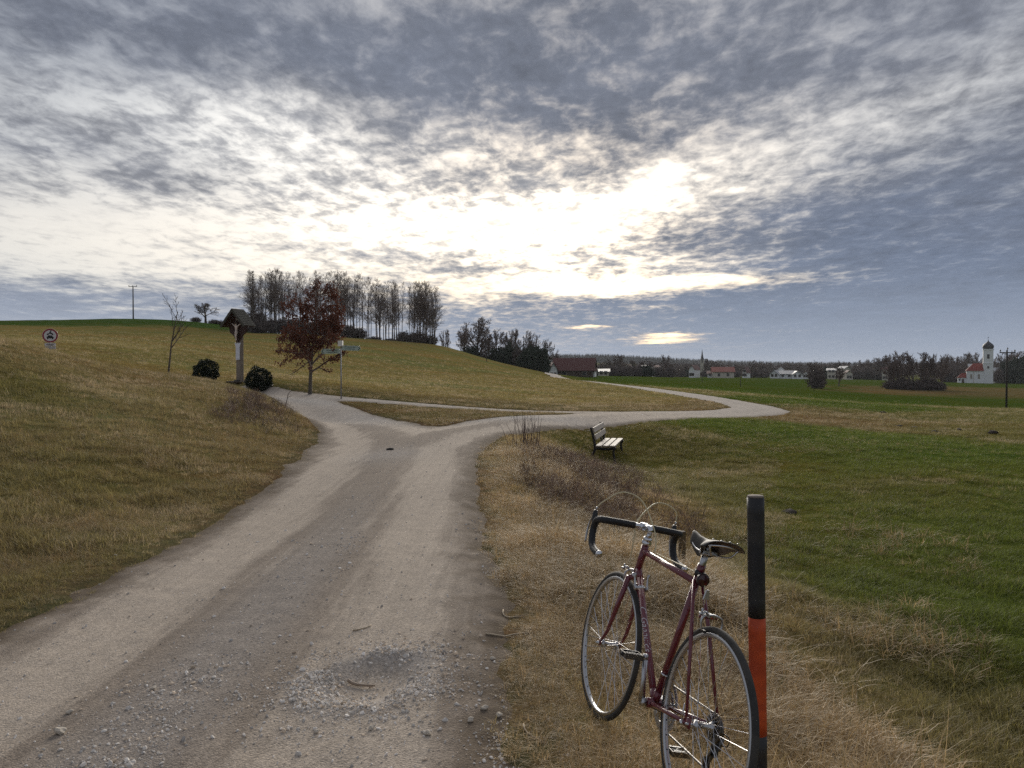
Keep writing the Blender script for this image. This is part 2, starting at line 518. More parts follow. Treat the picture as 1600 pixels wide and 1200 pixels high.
def road_sd(x, y, rough=True):
    """signed distance to the track edge (negative inside), plus cross position -1..1 on the main strip"""
    x = np.asarray(x, float); y = np.asarray(y, float)
    tot = np.full(x.shape, 1e9); cross = np.zeros(x.shape)
    for si, st in enumerate(STRIPS):
        best = np.full(x.shape, 1e9)
        for (x0, y0, w0), (x1, y1, w1) in zip(st[:-1], st[1:]):
            dx, dy = x1 - x0, y1 - y0
            t = np.clip(((x - x0) * dx + (y - y0) * dy) / (dx * dx + dy * dy), 0, 1)
            ex = x - (x0 + t * dx); ey = y - (y0 + t * dy)
            w = w0 + t * (w1 - w0)
            ds = np.hypot(ex, ey)
            dd = ds - w
            sg = np.sign(ex * dy - ey * dx)
            if si < 2:
                cross = np.where((dd < best) & (dd < tot), sg * ds / w, cross)
            best = np.minimum(best, dd)
        kk = .9
        h_ = np.clip(.5 + .5 * (tot - best) / kk, 0, 1)
        tot = np.where(tot > 1e8, best, tot * (1 - h_) + best * h_ - kk * h_ * (1 - h_))
    if rough:
        tot = tot + .09 * fbm(x * 1.1, y * 1.1, 3, 3) + .06 * vn(x * 4.3, y * 4.3, 8) + .03 * vn(x * 9, y * 9, 5)
    return tot, cross


POT = (-.74, 4.0)
def pothole(x, y):
    e = np.hypot((x - POT[0] - .25 * (y - POT[1])) / .27, (y - POT[1]) / .34) * (1 + .12 * vn(x * 7, y * 7, 9))
    return e


def road_z(x, y):
    sd, cr = road_sd(x, y)
    z = base_h(x, y) + .035 * smooth(.12, -.35, sd) - .03
    fade = smooth(40, 12, y)
    z = z + fade * (.022 * np.exp(-(cr / .28) ** 2) - .012 * np.exp(-((np.abs(cr) - .55) / .2) ** 2)) * smooth(.0, -.6, sd)
    z = z + fade * .007 * fbm(x * 1.1, y * .5, 21, 3) + smooth(14, 5, y) * .005 * fbm(x * 8, y * 8, 23, 2)
    z = z - .055 * smooth(1.05, .35, pothole(x, y)) + .008 * np.exp(-((pothole(x, y) - 1.15) / .2) ** 2)
    return z


def ground_z(x, y, sd=None):
    if sd is None: sd, _ = road_sd(x, y)
    r = np.hypot(x, y)
    z = base_h(x, y) - .10 * smooth(.02, -.30, sd)
    rel = smooth(.1, .9, sd)
    z = z + rel * smooth(70, 14, r) * (.05 * fbm(x * .9, y * .9, 31, 3) + .02 * vn(x * 3.7, y * 3.7, 35))
    z = z + rel * smooth(10, 60, r) * smooth(500, 200, r) * .10 * fbm(x * .22, y * .22, 41, 3)
    return z


def gz(x, y):
    return float(ground_z(np.array([float(x)]), np.array([float(y)]))[0])


def on(px, d, sink=0.0):
    """ground point under photo column px at distance d"""
    x = (px - 800) / F * d * (1.0)
    return (x, d, gz(x, d) - sink)


# ------------------------------------------------------------------ ground colours (albedo) by place
HILL = (.225, .186, .072); BANK = (.20, .162, .078); GREEN = (.094, .124, .026); FARG = (.066, .098, .014)
OLIV = (.125, .115, .034); STRAW = (.30, .225, .115); BROWN = (.165, .122, .058); DARKG = (.058, .10, .022); ISLE = (.15, .115, .055)
_CC = []
for c_, l_ in ((HILL, [(60, 530, 70), (209, 530, 80), (330, 540, 90), (450, 550, 90), (560, 560, 100), (650, 560, 110), (700, 590, 65), (600, 600, 50), (500, 600, 45), (800, 600, 70), (860, 605, 62), (950, 625, 48), (30, 515, 110), (300, 520, 140), (680, 548, 150), (760, 575, 120), (130, 545, 45)]),
               (DARKG, [(0, 503, 180), (150, 501, 185), (260, 502, 185), (320, 508, 182)]),
               (BANK, [(0, 700, 10.6), (100, 650, 13.6), (300, 640, 17.5), (300, 700, 12.6), (200, 600, 20.5), (75, 553, 21), (0, 800, 7.6), (200, 780, 8.8), (395, 613, 26), (-150, 650, 12), (-150, 800, 7)]),
               (BROWN, [(430, 650, 20.5), (400, 690, 15.6), (440, 690, 16), (350, 740, 11.5), (1080, 632, 42), (1110, 641, 37), (1260, 647, 38), (1440, 606, 195), (1500, 609, 175), (1570, 612, 160), (1350, 655, 34), (260, 600, 25)]),
               (OLIV, [(20, 620, 14.5), (50, 700, 10), (50, 800, 7.8), (1550, 665, 30), (1420, 650, 40), (1550, 640, 75), (1250, 850, 9.3), (1250, 780, 12), (1050, 690, 22), (1450, 760, 14.5), (1300, 1080, 5.1), (1500, 1100, 5.), (1420, 1200, 4.2), (1200, 700, 19), (1000, 740, 15.5)]),
               (GREEN, [(1350, 800, 11.5), (1500, 850, 9.6), (1300, 900, 8.2), (1550, 900, 8.2), (1450, 930, 7.4), (1350, 720, 18.5), (1500, 715, 19), (1250, 690, 24), (1600, 780, 13), (1800, 850, 9), (1150, 680, 26)]),
               (FARG, [(1100, 607, 110), (1000, 598, 140), (1250, 612, 120), (1400, 620, 100), (1550, 620, 140), (1200, 600, 200), (1000, 591, 280), (1300, 600, 250), (1500, 603, 280), (900, 589, 220), (1300, 640, 55), (1240, 592, 420)]),
               (STRAW, [(870, 850, 7), (900, 950, 5.3), (850, 770, 11), (830, 720, 14.5), (950, 1150, 3.4), (1100, 1100, 3.8), (1150, 950, 6), (1250, 1150, 4.), (960, 830, 9)]),
               (ISLE, [(650, 647, 28), (750, 645, 29.5), (560, 632, 31)])):
    for e in l_:
        p_ = P(*e); _CC.append((p_[0], p_[1], *c_))
_CC = np.array(_CC)
_CQ = warp(_CC[:, 0], _CC[:, 1])


def gcol(x, y):
    x = np.asarray(x, float); y = np.asarray(y, float)
    out = np.empty((len(x), 3))
    xx = x + .06 * (y + 6) * fbm(x * .5, y * .35, 51, 2); yy = y + .05 * (y + 6) * fbm(x * .5, y * .35, 57, 2)
    for i in range(0, len(x), 20000):
        q = warp(xx[i:i + 20000], yy[i:i + 20000])
        r2 = ((q[:, None, :] - _CQ[None]) ** 2).sum(-1)
        w = np.exp(-r2 / (2 * .065 ** 2)) + 1e-5 / (r2 + .01)
        out[i:i + 20000] = (w @ _CC[:, 2:]) / w.sum(1, keepdims=True)
    return out


def mat_ground():
    m = bpy.data.materials.new('meadow_grass'); m.use_nodes = True
    t = m.node_tree; k = NT(t); b = t.nodes['Principled BSDF']
    a = k.n('ShaderNodeAttribute', attribute_name='gcol').outputs['Color']
    pos = k.n('ShaderNodeNewGeometry').outputs['Position']
    n_far = k.noise(pos, .35, 6, .65); n_mid = k.noise(pos, 2.6, 6, .7); n_fine = k.noise(pos, 22., 4, .75)
    st = k.n('ShaderNodeMapping'); k.put(st.inputs[0], pos); st.inputs[3].default_value = (.05, .16, .2)
    n_row = k.noise(st.outputs[0], 1.0, 5, .6)
    n_wide = k.noise(st.outputs[0], 3.2, 6, .7)
    f = k.m('ADD', -.35, k.m('MULTIPLY', n_far, .60)); f = k.m('ADD', f, k.m('MULTIPLY', n_wide, .75))
    f = k.m('ADD', f, k.m('MULTIPLY', n_mid, .70)); f = k.m('ADD', f, k.m('MULTIPLY', n_fine, .55))
    vo = k.n('ShaderNodeTexVoronoi'); k.put(vo.inputs['Vector'], pos); vo.inputs['Scale'].default_value = .55
    spot = k.m('MULTIPLY', k.ss(vo.outputs['Distance'], .16, .07), k.ss(k.noise(pos, .09, 3, .6), .52, .60))
    f = k.m('MULTIPLY', f, k.m('SUBTRACT', 1., k.m('MULTIPLY', spot, .6)))
    c = k.v('SCALE', a, f)
    warmc = k.v('MULTIPLY', c, (1.22, .98, .85)); coolc = k.v('MULTIPLY', c, (.80, 1.02, .85))
    c = k.mix(k.ss(k.m('ADD', k.m('MULTIPLY', n_row, .6), k.m('MULTIPLY', n_mid, .4)), .38, .62), coolc, warmc)
    k.put(b.inputs['Base Color'], c)
    b.inputs['Roughness'].default_value = 1.; b.inputs['Specular IOR Level'].default_value = 0.
    bp = k.n('ShaderNodeBump'); bp.inputs['Strength'].default_value = .9; bp.inputs['Distance'].default_value = .12
    k.put(bp.inputs['Height'], k.m('ADD', k.m('MULTIPLY', n_mid, .7), k.m('MULTIPLY', n_fine, .35)))
    t.links.new(bp.outputs[0], b.inputs['Normal'])
    return m


def mat_road():
    m = bpy.data.materials.new('gravel_track'); m.use_nodes = True
    t = m.node_tree; k = NT(t); b = t.nodes['Principled BSDF']
    pos = k.n('ShaderNodeNewGeometry').outputs['Position']
    tr = k.n('ShaderNodeAttribute', attribute_name='track').outputs['Fac']
    ed = k.n('ShaderNodeAttribute', attribute_name='edge').outputs['Fac']
    rw = k.n('ShaderNodeAttribute', attribute_name='raw').outputs['Fac']
    big = k.noise(pos, .55, 5, .6); mid = k.noise(pos, 5., 6, .65); fin = k.noise(pos, 70., 4, .8)
    st = k.n('ShaderNodeMapping'); k.put(st.inputs[0], pos); st.inputs[3].default_value = (3.5, .35, 1.)
    streak = k.noise(st.outputs[0], 1.6, 5, .6)
    c = k.mix(k.ss(k.m('ADD', tr, k.m('MULTIPLY', k.m('SUBTRACT', streak, .5), 1.7)), .15, .85), (.285, .236, .192), (.47, .40, .328))
    c = k.mix(k.m('MULTIPLY', rw, .8), c, (.37, .345, .325))
    f = k.m('ADD', .40, k.m('MULTIPLY', big, .32)); f = k.m('ADD', f, k.m('MULTIPLY', mid, .28)); f = k.m('ADD', f, k.m('MULTIPLY', fin, .62))
    c = k.v('SCALE', c, f)
    tl = k.n('ShaderNodeMapping'); k.put(tl.inputs[0], pos); tl.inputs[3].default_value = (13., .22, 1.)
    tyre = k.noise(tl.outputs[0], 1.3, 4, .65)
    c = k.v('SCALE', c, k.m('ADD', .80, k.m('MULTIPLY', tyre, .40)))
    v2 = k.n('ShaderNodeTexVoronoi'); k.put(v2.inputs['Vector'], pos); v2.inputs['Scale'].default_value = 115.
    s2 = k.n('ShaderNodeSeparateXYZ'); k.put(s2.inputs[0], v2.outputs['Color'])
    c = k.v('SCALE', c, k.m('ADD', .74, k.m('MULTIPLY', s2.outputs[0], .52)))
    vo = k.n('ShaderNodeTexVoronoi'); k.put(vo.inputs['Vector'], pos); vo.inputs['Scale'].default_value = 42.
    sp = k.m('MULTIPLY', k.ss(vo.outputs['Distance'], .26, .10), k.ss(k.noise(pos, 9., 3, .6), .44, .62))
    sv_ = k.n('ShaderNodeSeparateXYZ'); k.put(sv_.inputs[0], vo.outputs['Color'])
    c = k.mix(k.m('MULTIPLY', sp, .8), c, k.mix(sv_.outputs[0], (.20, .175, .15), (.52, .48, .44)))
    c = k.mix(k.m('MULTIPLY', ed, .88), c, k.v('SCALE', (.125, .094, .064), k.m('ADD', .5, mid)))
    k.put(b.inputs['Base Color'], c)
    b.inputs['Roughness'].default_value = .95; b.inputs['Specular IOR Level'].default_value = .06
    bp = k.n('ShaderNodeBump'); bp.inputs['Strength'].default_value = .6; bp.inputs['Distance'].default_value = .012
    h = k.m('ADD', k.m('MULTIPLY', fin, .5), k.m('ADD', k.m('MULTIPLY', mid, .9), k.m('ADD', k.m('MULTIPLY', sp, .6), k.m('MULTIPLY', v2.outputs['Distance'], -.5))))
    k.put(bp.inputs['Height'], h); t.links.new(bp.outputs[0], b.inputs['Normal'])
    return m


def polar(angles, radii, closed):
    A, Rr = np.meshgrid(angles, radii)
    x = np.sin(A) * Rr; y = np.cos(A) * Rr
    na, nr = len(angles), len(radii)
    i = np.arange(nr - 1)[:, None]; j = np.arange(na if closed else na - 1)[None]
    j2 = (j + 1) % na
    q = np.stack([i * na + j, i * na + j2, (i + 1) * na + j2, (i + 1) * na + j], -1).reshape(-1, 4)
    return x.ravel(), y.ravel(), q[:, ::-1]


_ang = np.radians(np.concatenate([np.arange(-44, 44, .22), np.arange(44, 316, 4.)]))
_rad = .5 * 1.0205 ** np.arange(0, 440)
_rad = _rad[_rad < 3600]
gx, gy, gq = polar(_ang, _rad, True)
gsd, _ = road_sd(gx, gy)
gzz = ground_z(gx, gy, gsd)
gc = gcol(gx, gy)
# bare soil where wheels clip the grass edge
soil = smooth(.30, .02, gsd)[:, None] * smooth(60, 20, gy)[:, None]
gc = gc * (1 - soil * .7) + np.array((.13, .10, .07)) * soil * .7
cv = len(gx)
verts = np.concatenate([np.stack([gx, gy, gzz], 1), [[0, 0, base_h(np.array([0.]), np.array([0.]))[0] - .1]]])
gcv = np.concatenate([gc, gc[:1]])
me = grid_mesh('meadow', verts, gq, mat_ground(), True, {'gcol': gcv})
tag(link(bpy.data.objects.new('meadow', me)), 'rolling winter meadow of dry and green grass', kind='structure')

_ang = np.radians(np.concatenate([np.arange(-60, -40, .6), np.arange(-40, 40, .2), np.arange(40, 61, .6)]))
_rad = np.concatenate([np.linspace(.4, 2.2, 20), 2.2 * 1.009 ** np.arange(1, 330)])
_rad = np.concatenate([_rad, _rad[-1] * 1.02 ** np.arange(1, 80)]); _rad = _rad[_rad < 205]
rx, ry, rq = polar(_ang, _rad, False)
rsd, rcr = road_sd(rx, ry)
keep = (rsd[rq] < .14).all(1)
rq = rq[keep]
use = np.unique(rq); mp = np.full(len(rx), -1); mp[use] = np.arange(len(use))
rx, ry, rsd, rcr, rq = rx[use], ry[use], rsd[use], rcr[use], mp[rq]
rz = road_z(rx, ry)
trk = np.exp(-((np.abs(rcr) - .52) / .27) ** 2) * smooth(0, -.4, rsd)
trk = np.where(ry > 24, .6 + .3 * trk, trk)
edge = smooth(-.46, -.02, rsd + .16 * fbm(rx * 3, ry * 3, 61, 3) + .10 * vn(rx * 15, ry * 15, 63)) * smooth(45, 20, ry)
pe = pothole(rx, ry)
raw = np.exp(-((pe - .95) / .35) ** 2) * .6 + smooth(.25, .05, np.abs(rcr)) * smooth(12, 5, ry) * .45
jx = np.exp(-(((rx + 4.2) / 2.6) ** 2 + ((ry - 27.) / 2.6) ** 2)) + np.exp(-(((rx + .2) / 3.) ** 2 + ((ry - 24.5) / 1.8) ** 2)) + .8 * np.exp(-(((rx + 8) / 3.5) ** 2 + ((ry - 31.) / 2.) ** 2)) + .6 * np.exp(-(((rx + 2.3) / .6) ** 2 + ((ry - 14.5) / 1.3) ** 2))
raw = np.clip(raw + jx + .5 * smooth(28, 34, ry), 0, 1)
me = grid_mesh('gravel_track', np.stack([rx, ry, rz], 1), rq, mat_road(), True, {'track': trk, 'edge': edge, 'raw': raw})
tag(link(bpy.data.objects.new('gravel_track', me)), 'pale gravel farm track with a junction', kind='structure')


# ------------------------------------------------------------------ scattered ground cover (uncountable: stuff)
def scatter(name, meshes, pts, rot, scl, idx, tint, label):
    """one object whose points carry small pieces"""
    lib = bpy.data.collections.new(name + '_pieces')
    for i, m_ in enumerate(meshes):
        lib.objects.link(bpy.data.objects.new('%s_piece_%02d' % (name, i), m_))
    me = bpy.data.meshes.new(name)
    n = len(pts)
    me.vertices.add(n); me.vertices.foreach_set('co', np.asarray(pts, np.float32).ravel())
    for nm, ty, arr, key in (('rot', 'FLOAT_VECTOR', rot, 'vector'), ('scl', 'FLOAT', scl, 'value'), ('idx', 'INT', idx, 'value')):
        at = me.attributes.new(nm, ty, 'POINT')
        at.data.foreach_set(key, np.asarray(arr, np.int32 if ty == 'INT' else np.float32).ravel())
    at = me.attributes.new('tint', 'FLOAT_COLOR', 'POINT')
    at.data.foreach_set('color', np.concatenate([tint, np.ones((n, 1))], 1).astype(np.float32).ravel())
    o = link(bpy.data.objects.new(name, me))
    tag(o, label, kind='stuff')
    g = bpy.data.node_groups.new(name + '_nodes', 'GeometryNodeTree')
    g.interface.new_socket('Geometry', in_out='INPUT', socket_type='NodeSocketGeometry')
    g.interface.new_socket('Geometry', in_out='OUTPUT', socket_type='NodeSocketGeometry')
    N = g.nodes.new; L = g.links.new
    gi = N('NodeGroupInput'); go = N('NodeGroupOutput')
    ci = N('GeometryNodeCollectionInfo'); ci.inputs[0].default_value = lib
    ci.inputs[1].default_value = True; ci.inputs[2].default_value = True
    ip = N('GeometryNodeInstanceOnPoints'); ip.inputs['Pick Instance'].default_value = True
    def na(nm, ty):
        q = N('GeometryNodeInputNamedAttribute'); q.data_type = ty; q.inputs[0].default_value = nm
        return q.outputs[0]
    e2r = N('FunctionNodeEulerToRotation')
    L(na('rot', 'FLOAT_VECTOR'), e2r.inputs[0])
    L(gi.outputs[0], ip.inputs['Points']); L(ci.outputs[0], ip.inputs['Instance'])
    L(na('idx', 'INT'), ip.inputs['Instance Index']); L(e2r.outputs[0], ip.inputs['Rotation'])
    L(na('scl', 'FLOAT'), ip.inputs['Scale'])
    L(ip.outputs[0], go.inputs[0])
    md = o.modifiers.new('scatter', 'NODES'); md.node_group = g
    return o


def blades(rg, n, h, w, spread, lean, curl, segs=3, flop=0.):
    """a tuft: n tapering bent blades"""
    m_ = MB()
    for _ in range(n):
        a = rg.uniform(0, 2 * math.pi); rad = spread * math.sqrt(rg.uniform(0, 1))
        p = np.array((rad * math.cos(a), rad * math.sin(a), -.012))
        az = a + rg.normal(0, .9); le = abs(rg.normal(lean, lean * .5)); hh = h * rg.uniform(.45, 1.15); ww = w * rg.uniform(.6, 1.2)
        side = np.array((-math.sin(az), math.cos(az), 0)) * ww / 2
        th = le; vs = []; st = hh / segs
        for s_ in range(segs + 1):
            kf = 1 - .85 * s_ / segs
            if s_ < segs: vs += [p - side * kf, p + side * kf]
            else: vs += [p]
            d_ = np.array((math.cos(az) * math.sin(th), math.sin(az) * math.sin(th), math.cos(th)))
            p = p + d_ * st; th = min(th + curl * rg.uniform(.5, 1.5) / segs, 1.5 + flop)
        f = [(2 * i, 2 * i + 1, 2 * i + 3, 2 * i + 2) for i in range(segs - 1)] + [(2 * segs - 2, 2 * segs - 1, 2 * segs)]
        m_.add(vs, f)
    return m_


def polar_samples(n, d0, d1, a0, a1, knee):
    """denser close by: even per area up to the knee, then thinning with distance squared"""
    u = rng.uniform(0, 1, n)
    A1 = max(knee ** 2 - d0 ** 2, 0) / 2; A2 = knee ** 2 * math.log(d1 / max(knee, d0)); T = A1 + A2
    d = np.where(u * T < A1, np.sqrt(d0 ** 2 + 2 * u * T), max(knee, d0) * np.exp((u * T - A1) / knee ** 2))
    a = np.radians(rng.uniform(a0, a1, n))
    return np.sin(a) * d, np.cos(a) * d


def slope_rot(x, y, yaw, k=1.0):
    e = .15
    zx = (base_h(x + e, y) - base_h(x - e, y)) / (2 * e); zy = (base_h(x, y + e) - base_h(x, y - e)) / (2 * e)
    # tilt applied before the yaw is small enough to ignore order
    return np.stack([np.arctan(zy) * k, -np.arctan(zx) * k, yaw], 1)


M_GRASS = mat_inst('grass_blades', .42, .6, .25)
M_STRAW = mat_inst('straw_blades', .32, .55, .3)
M_STONE = mat_inst('gravel_stones', 0, .9, .2)

# short turf
rg = np.random.default_rng(3)
turf = [blades(rg, 16, .075, .0050, .055, .45, .9).mesh('turf%d' % i, M_GRASS) for i in range(4)] + \
       [blades(rg, 14, .11, .0045, .06, .6, 1.3).mesh('turf%d' % (i + 4), M_GRASS) for i in range(3)]
x, y = polar_samples(260000, 1.6, 130, -41, 41, 7.)
sd, cr = road_sd(x, y)
side = np.where(x > -1.9, 1, 0)
k_ = (sd > -.16) & (rng.uniform(0, 1, len(x)) < smooth(130, 45, y)) & (rng.uniform(0, 1, len(x)) < smooth(-.18, .25, sd + .12 * fbm(x * 5, y * 5, 119, 2)) * .97 + .01)
x, y, sd = x[k_], y[k_], sd[k_]
verge = smooth(2.6, 1.6, sd) * (x > -1.2) * smooth(17, 13, y)
k_ = rng.uniform(0, 1, len(x)) > verge * .6
x, y, sd, verge = x[k_], y[k_], sd[k_], verge[k_]
d = np.hypot(x, y)
tint = gcol(x, y)
rnd = rng.uniform(0, 1, len(x))
pat = fbm(x * .8, y * .8, 77, 3)
dry = np.array((.36, .30, .20)); grn = np.where((tint[:, 1] > tint[:, 0])[:, None], np.array((.070, .102, .018)), np.array((.135, .125, .052)))
fd = np.clip(.22 + .55 * pat + .25 * (rnd - .5), 0, 1)
isg = (tint[:, 1] > tint[:, 0])[:, None]
mixd = np.where(rnd[:, None] < fd[:, None] * np.where(isg, .30, 1.5), dry, np.where(rnd[:, None] > .55, grn * 1.2, tint))
tint = tint * .45 + mixd * .55
tint = tint * rng.uniform(.65, 1.35, (len(x), 1)) * np.where(isg, np.array((2.0, 1.8, 1.6)), np.array((1.95, 1.85, 1.85)))
hgt = np.where(isg[:, 0], .72, .78) * (1 + .75 * np.clip(fbm(x * 1.9, y * 1.9, 83, 3), -.7, 1.)) * rng.uniform(.7, 1.3, len(x)) * (1 + d / 45)
hgt *= .50 + .50 * smooth(-.05, .4, sd)
z = np.where(sd < .05, np.maximum(ground_z(x, y, sd), road_z(x, y)), ground_z(x, y, sd))
scatter('turf', turf, np.stack([x, y, z], 1), slope_rot(x, y, rng.uniform(0, 6.28, len(x))), hgt, np.where(rnd > .7, rng.integers(4, 7, len(x)), rng.integers(0, 4, len(x))), tint, 'short winter turf of green and dry blades')

# long straw on the verge and along the left bank
straw = [blades(rg, 15, .30, .0050, .07, .7, 1.7, 4, .25).mesh('straw%d' % i, M_STRAW) for i in range(4)] + \
        [blades(rg, 12, .24, .0045, .09, 1.15, .8, 4, .3).mesh('straw%d' % (i + 4), M_STRAW) for i in range(4)] + \
        [blades(rg, 3, .42, .0035, .05, .25, .5, 4).mesh('straw8', M_STRAW)]
x, y = polar_samples(210000, 1.5, 26, -41, 32, 8.)
sd, cr = road_sd(x, y)
right = (x > -1.3) & (y < 20)
wv = np.where(y < 6, 1.75, 1.8) + .5 * fbm(x * .8, y * .8, 91, 2)
pr = np.where(right, smooth(-.14, .2, sd + .1 * fbm(x * 4, y * 4, 121, 2)) * smooth(wv + .6, wv - .6, sd) * smooth(21, 15, y), 0)
pl_ = np.where(~right, smooth(-.12, .2, sd + .1 * fbm(x * 4, y * 4, 121, 2)) * (.70 * smooth(.75, .3, sd) + .30 * smooth(2.2, .7, sd) + .24) * smooth(.05, .5, .35 + fbm(x * .7, y * .7, 93, 3)), 0)
pr = pr * (.45 + .55 * smooth(-.35, .25, fbm(x * 1.3, y * 1.3, 97, 3)))
pm = np.where(right & (sd > 1.8), .10 * smooth(.1, .5, fbm(x * .6, y * .6, 99, 3)) * smooth(7, 3, sd), 0)
k_ = rng.uniform(0, 1, len(x)) < np.maximum(np.maximum(pr, pl_), pm)
# keep the wheels of the bicycle readable
x, y, sd, right = x[k_], y[k_], sd[k_], right[k_]
n = len(x)
rnd = rng.uniform(0, 1, n)
tint = np.where(rnd[:, None] < .62, np.array((.48, .345, .175)), np.where(rnd[:, None] < .85, np.array((.30, .205, .10)), np.where(rnd[:, None] < .94, np.array((.52, .44, .30)), np.array((.10, .11, .03)))))
tint = tint * rng.uniform(.7, 1.5, (n, 1)) * (.95 + .3 * fbm(x * 1.1, y * 1.1, 101, 2))[:, None]
tint = np.where(right[:, None], tint, tint * np.array((.92, .92, .90)))
nearbike = smooth(1.1, .5, np.hypot((x - .52) / 1.0, (y - 3.1) / 1.1))
scl = rng.uniform(.6, 1.15, n) * (1 + .55 * fbm(x * 2.4, y * 2.4, 127, 2)) * np.where(right, 1.06, .50) * (.45 + .55 * smooth(.1, .8, sd)) * (1 - .28 * nearbike)
ii = np.where(rnd < .45, rng.integers(0, 4, n), rng.integers(4, 8, n)); ii = np.where((rng.uniform(0, 1, n) < .05) & right, 8, ii)
# lodged grass lies mostly downhill / along the verge
yaw = rng.uniform(0, 6.28, n)
scatter('dry_grass', straw, np.stack([x, y, np.where(sd < .05, np.maximum(ground_z(x, y, sd), road_z(x, y)), ground_z(x, y, sd))], 1), slope_rot(x, y, yaw), scl, ii, tint, 'long bleached dry grass lodged along the track verge')

# withered reddish bramble stems on the verge
def stem_mesh(rg, n, h, r, sp):
    m_ = MB()
    for _ in range(n):
        p = np.array((rg.normal(0, sp), rg.normal(0, sp), -.02)); a = rg.uniform(0, 6.28); th = abs(rg.normal(.3, .25)); pts = [p]
        hh = h * rg.uniform(.4, 1.1)
        for s_ in range(4):
            pts.append(pts[-1] + np.array((math.cos(a) * math.sin(th), math.sin(a) * math.sin(th), math.cos(th))) * hh / 4); th += rg.normal(.12, .2); a += rg.normal(0, .4)
        m_.tube(pts, np.linspace(r, r * .4, 5), 3, False)
        for _k in range(3):
            b0 = pts[rg.integers(1, 4)]; m_.tube([b0, b0 + rg.normal(0, .06, 3) + (0, 0, .06)], [r * .5, r * .3], 3, False)
    return m_
stems = [stem_mesh(rg, 6, .36, .0042, .05).mesh('stem%d' % i, M_STRAW) for i in range(5)]
n = 1000
x = rng.normal(1.15, .85, n); y = rng.uniform(9.5, 17.5, n); x = x + (13 - y) * .03
sd, _ = road_sd(x, y)
k_ = (sd > .7) & (sd < 3.0) & (rng.uniform(0, 1, n) < smooth(-.5, .3, fbm(x, y, 107, 2)))
x2 = rng.normal(-7.0, .9, 420); y2 = rng.uniform(17, 24, 420); sd2, _ = road_sd(x2, y2)
k2 = (sd2 > .5) & (sd2 < 2.2)
x = np.concatenate([x[k_], x2[k2]]); y = np.concatenate([y[k_], y2[k2]]); n = len(x)
tint = np.array((.32, .235, .185)) * rng.uniform(.5, 1.5, (n, 1))
scatter('dry_brambles', stems, np.stack([x, y, ground_z(x, y)], 1), slope_rot(x, y, rng.uniform(0, 6.28, n), .6), rng.uniform(.5, 1.1, n), rng.integers(0, 5, n), tint, 'withered reddish brown bramble stems on the verge')

# loose gravel
def stone_mesh(rg, name):
    bm = bmesh.new(); bmesh.ops.create_icosphere(bm, subdivisions=1, radius=1)
    s_ = rg.uniform(.6, 1.25, 3) * (1, 1, .7)
    for v in bm.verts:
        v.co = Vector(np.array(v.co) * s_ * rg.uniform(.75, 1.2))
    me_ = bpy.data.meshes.new(name); bm.to_mesh(me_); bm.free(); me_.materials.append(M_STONE)
    return me_
stones = [stone_mesh(rg, 'stone%d' % i) for i in range(8)]
x, y = polar_samples(260000, 1.6, 34, -41, 34, 5.5)
xa = POT[0] + rng.normal(0, .36, 16000); ya = POT[1] + rng.normal(0, .40, 16000); yb = rng.uniform(2.6, 7.5, 14000); xb = -1.62 + rng.normal(0, .24, 14000)
n_add = len(x); x = np.concatenate([x, xa, xb]); y = np.concatenate([y, ya, yb])
sd, cr = road_sd(x, y)
pe = pothole(x, y)
mid = np.exp(-((cr - .02 + .08 * fbm(x * 1.5, y * .8, 111, 2)) / .13) ** 2) * smooth(-.35, .35, fbm(x * 1.2, y * .8, 113, 3)) * np.where(y > 9, .35, 1.)
ring = np.exp(-((pe - .95) / .34) ** 2) * 1.5 * smooth(-.5, .35, fbm(x * 3.1, y * 3.1, 115, 3)) + .14 * np.exp(-((pe - 1.5) / .5) ** 2)
er = np.where(cr > 0, np.exp(-((sd + .02) / .16) ** 2) * smooth(-.2, .5, fbm(x * 2, y * 1.3, 117, 3)) * 1.3, 0) * smooth(13, 6, y)
rt = np.where((cr > .1) & (y < 5.2), .10 * smooth(.1, .8, cr) * smooth(5.2, 3.0, y), 0)
jn = (np.exp(-(((x + 4.) / 2.6) ** 2 + ((y - 26.5) / 2.6) ** 2)) + np.exp(-(((x + .2) / 3.) ** 2 + ((y - 24.) / 1.6) ** 2)) + .6 * np.exp(-(((x + 2.3) / .5) ** 2 + ((y - 14.5) / 1.3) ** 2)))
pr = (.030 + .34 * mid + ring + er + rt + .55 * jn) * (sd < .22)
k_ = rng.uniform(0, 1, len(x)) < pr
x, y, sd, pe = x[k_], y[k_], sd[k_], pe[k_]
n = len(x); d = np.hypot(x, y)
size = np.exp(rng.normal(math.log(.0040), .50, n)) * (1 + d / 30); size = np.clip(size, .0018, .015)
z = np.where(sd < .1, road_z(x, y), np.maximum(ground_z(x, y, sd), road_z(x, y))) + size * .02
tint = np.array((.74, .69, .63)) * rng.uniform(.55, 1.35, (n, 1)) * np.where(rng.uniform(0, 1, (n, 1)) < .25, np.array((1.0, .88, .74)), 1.)
scatter('loose_gravel', stones, np.stack([x, y, z], 1), rng.uniform(0, 6.28, (n, 3)), size, rng.integers(0, 8, n), tint, 'loose crushed stone on the gravel track')


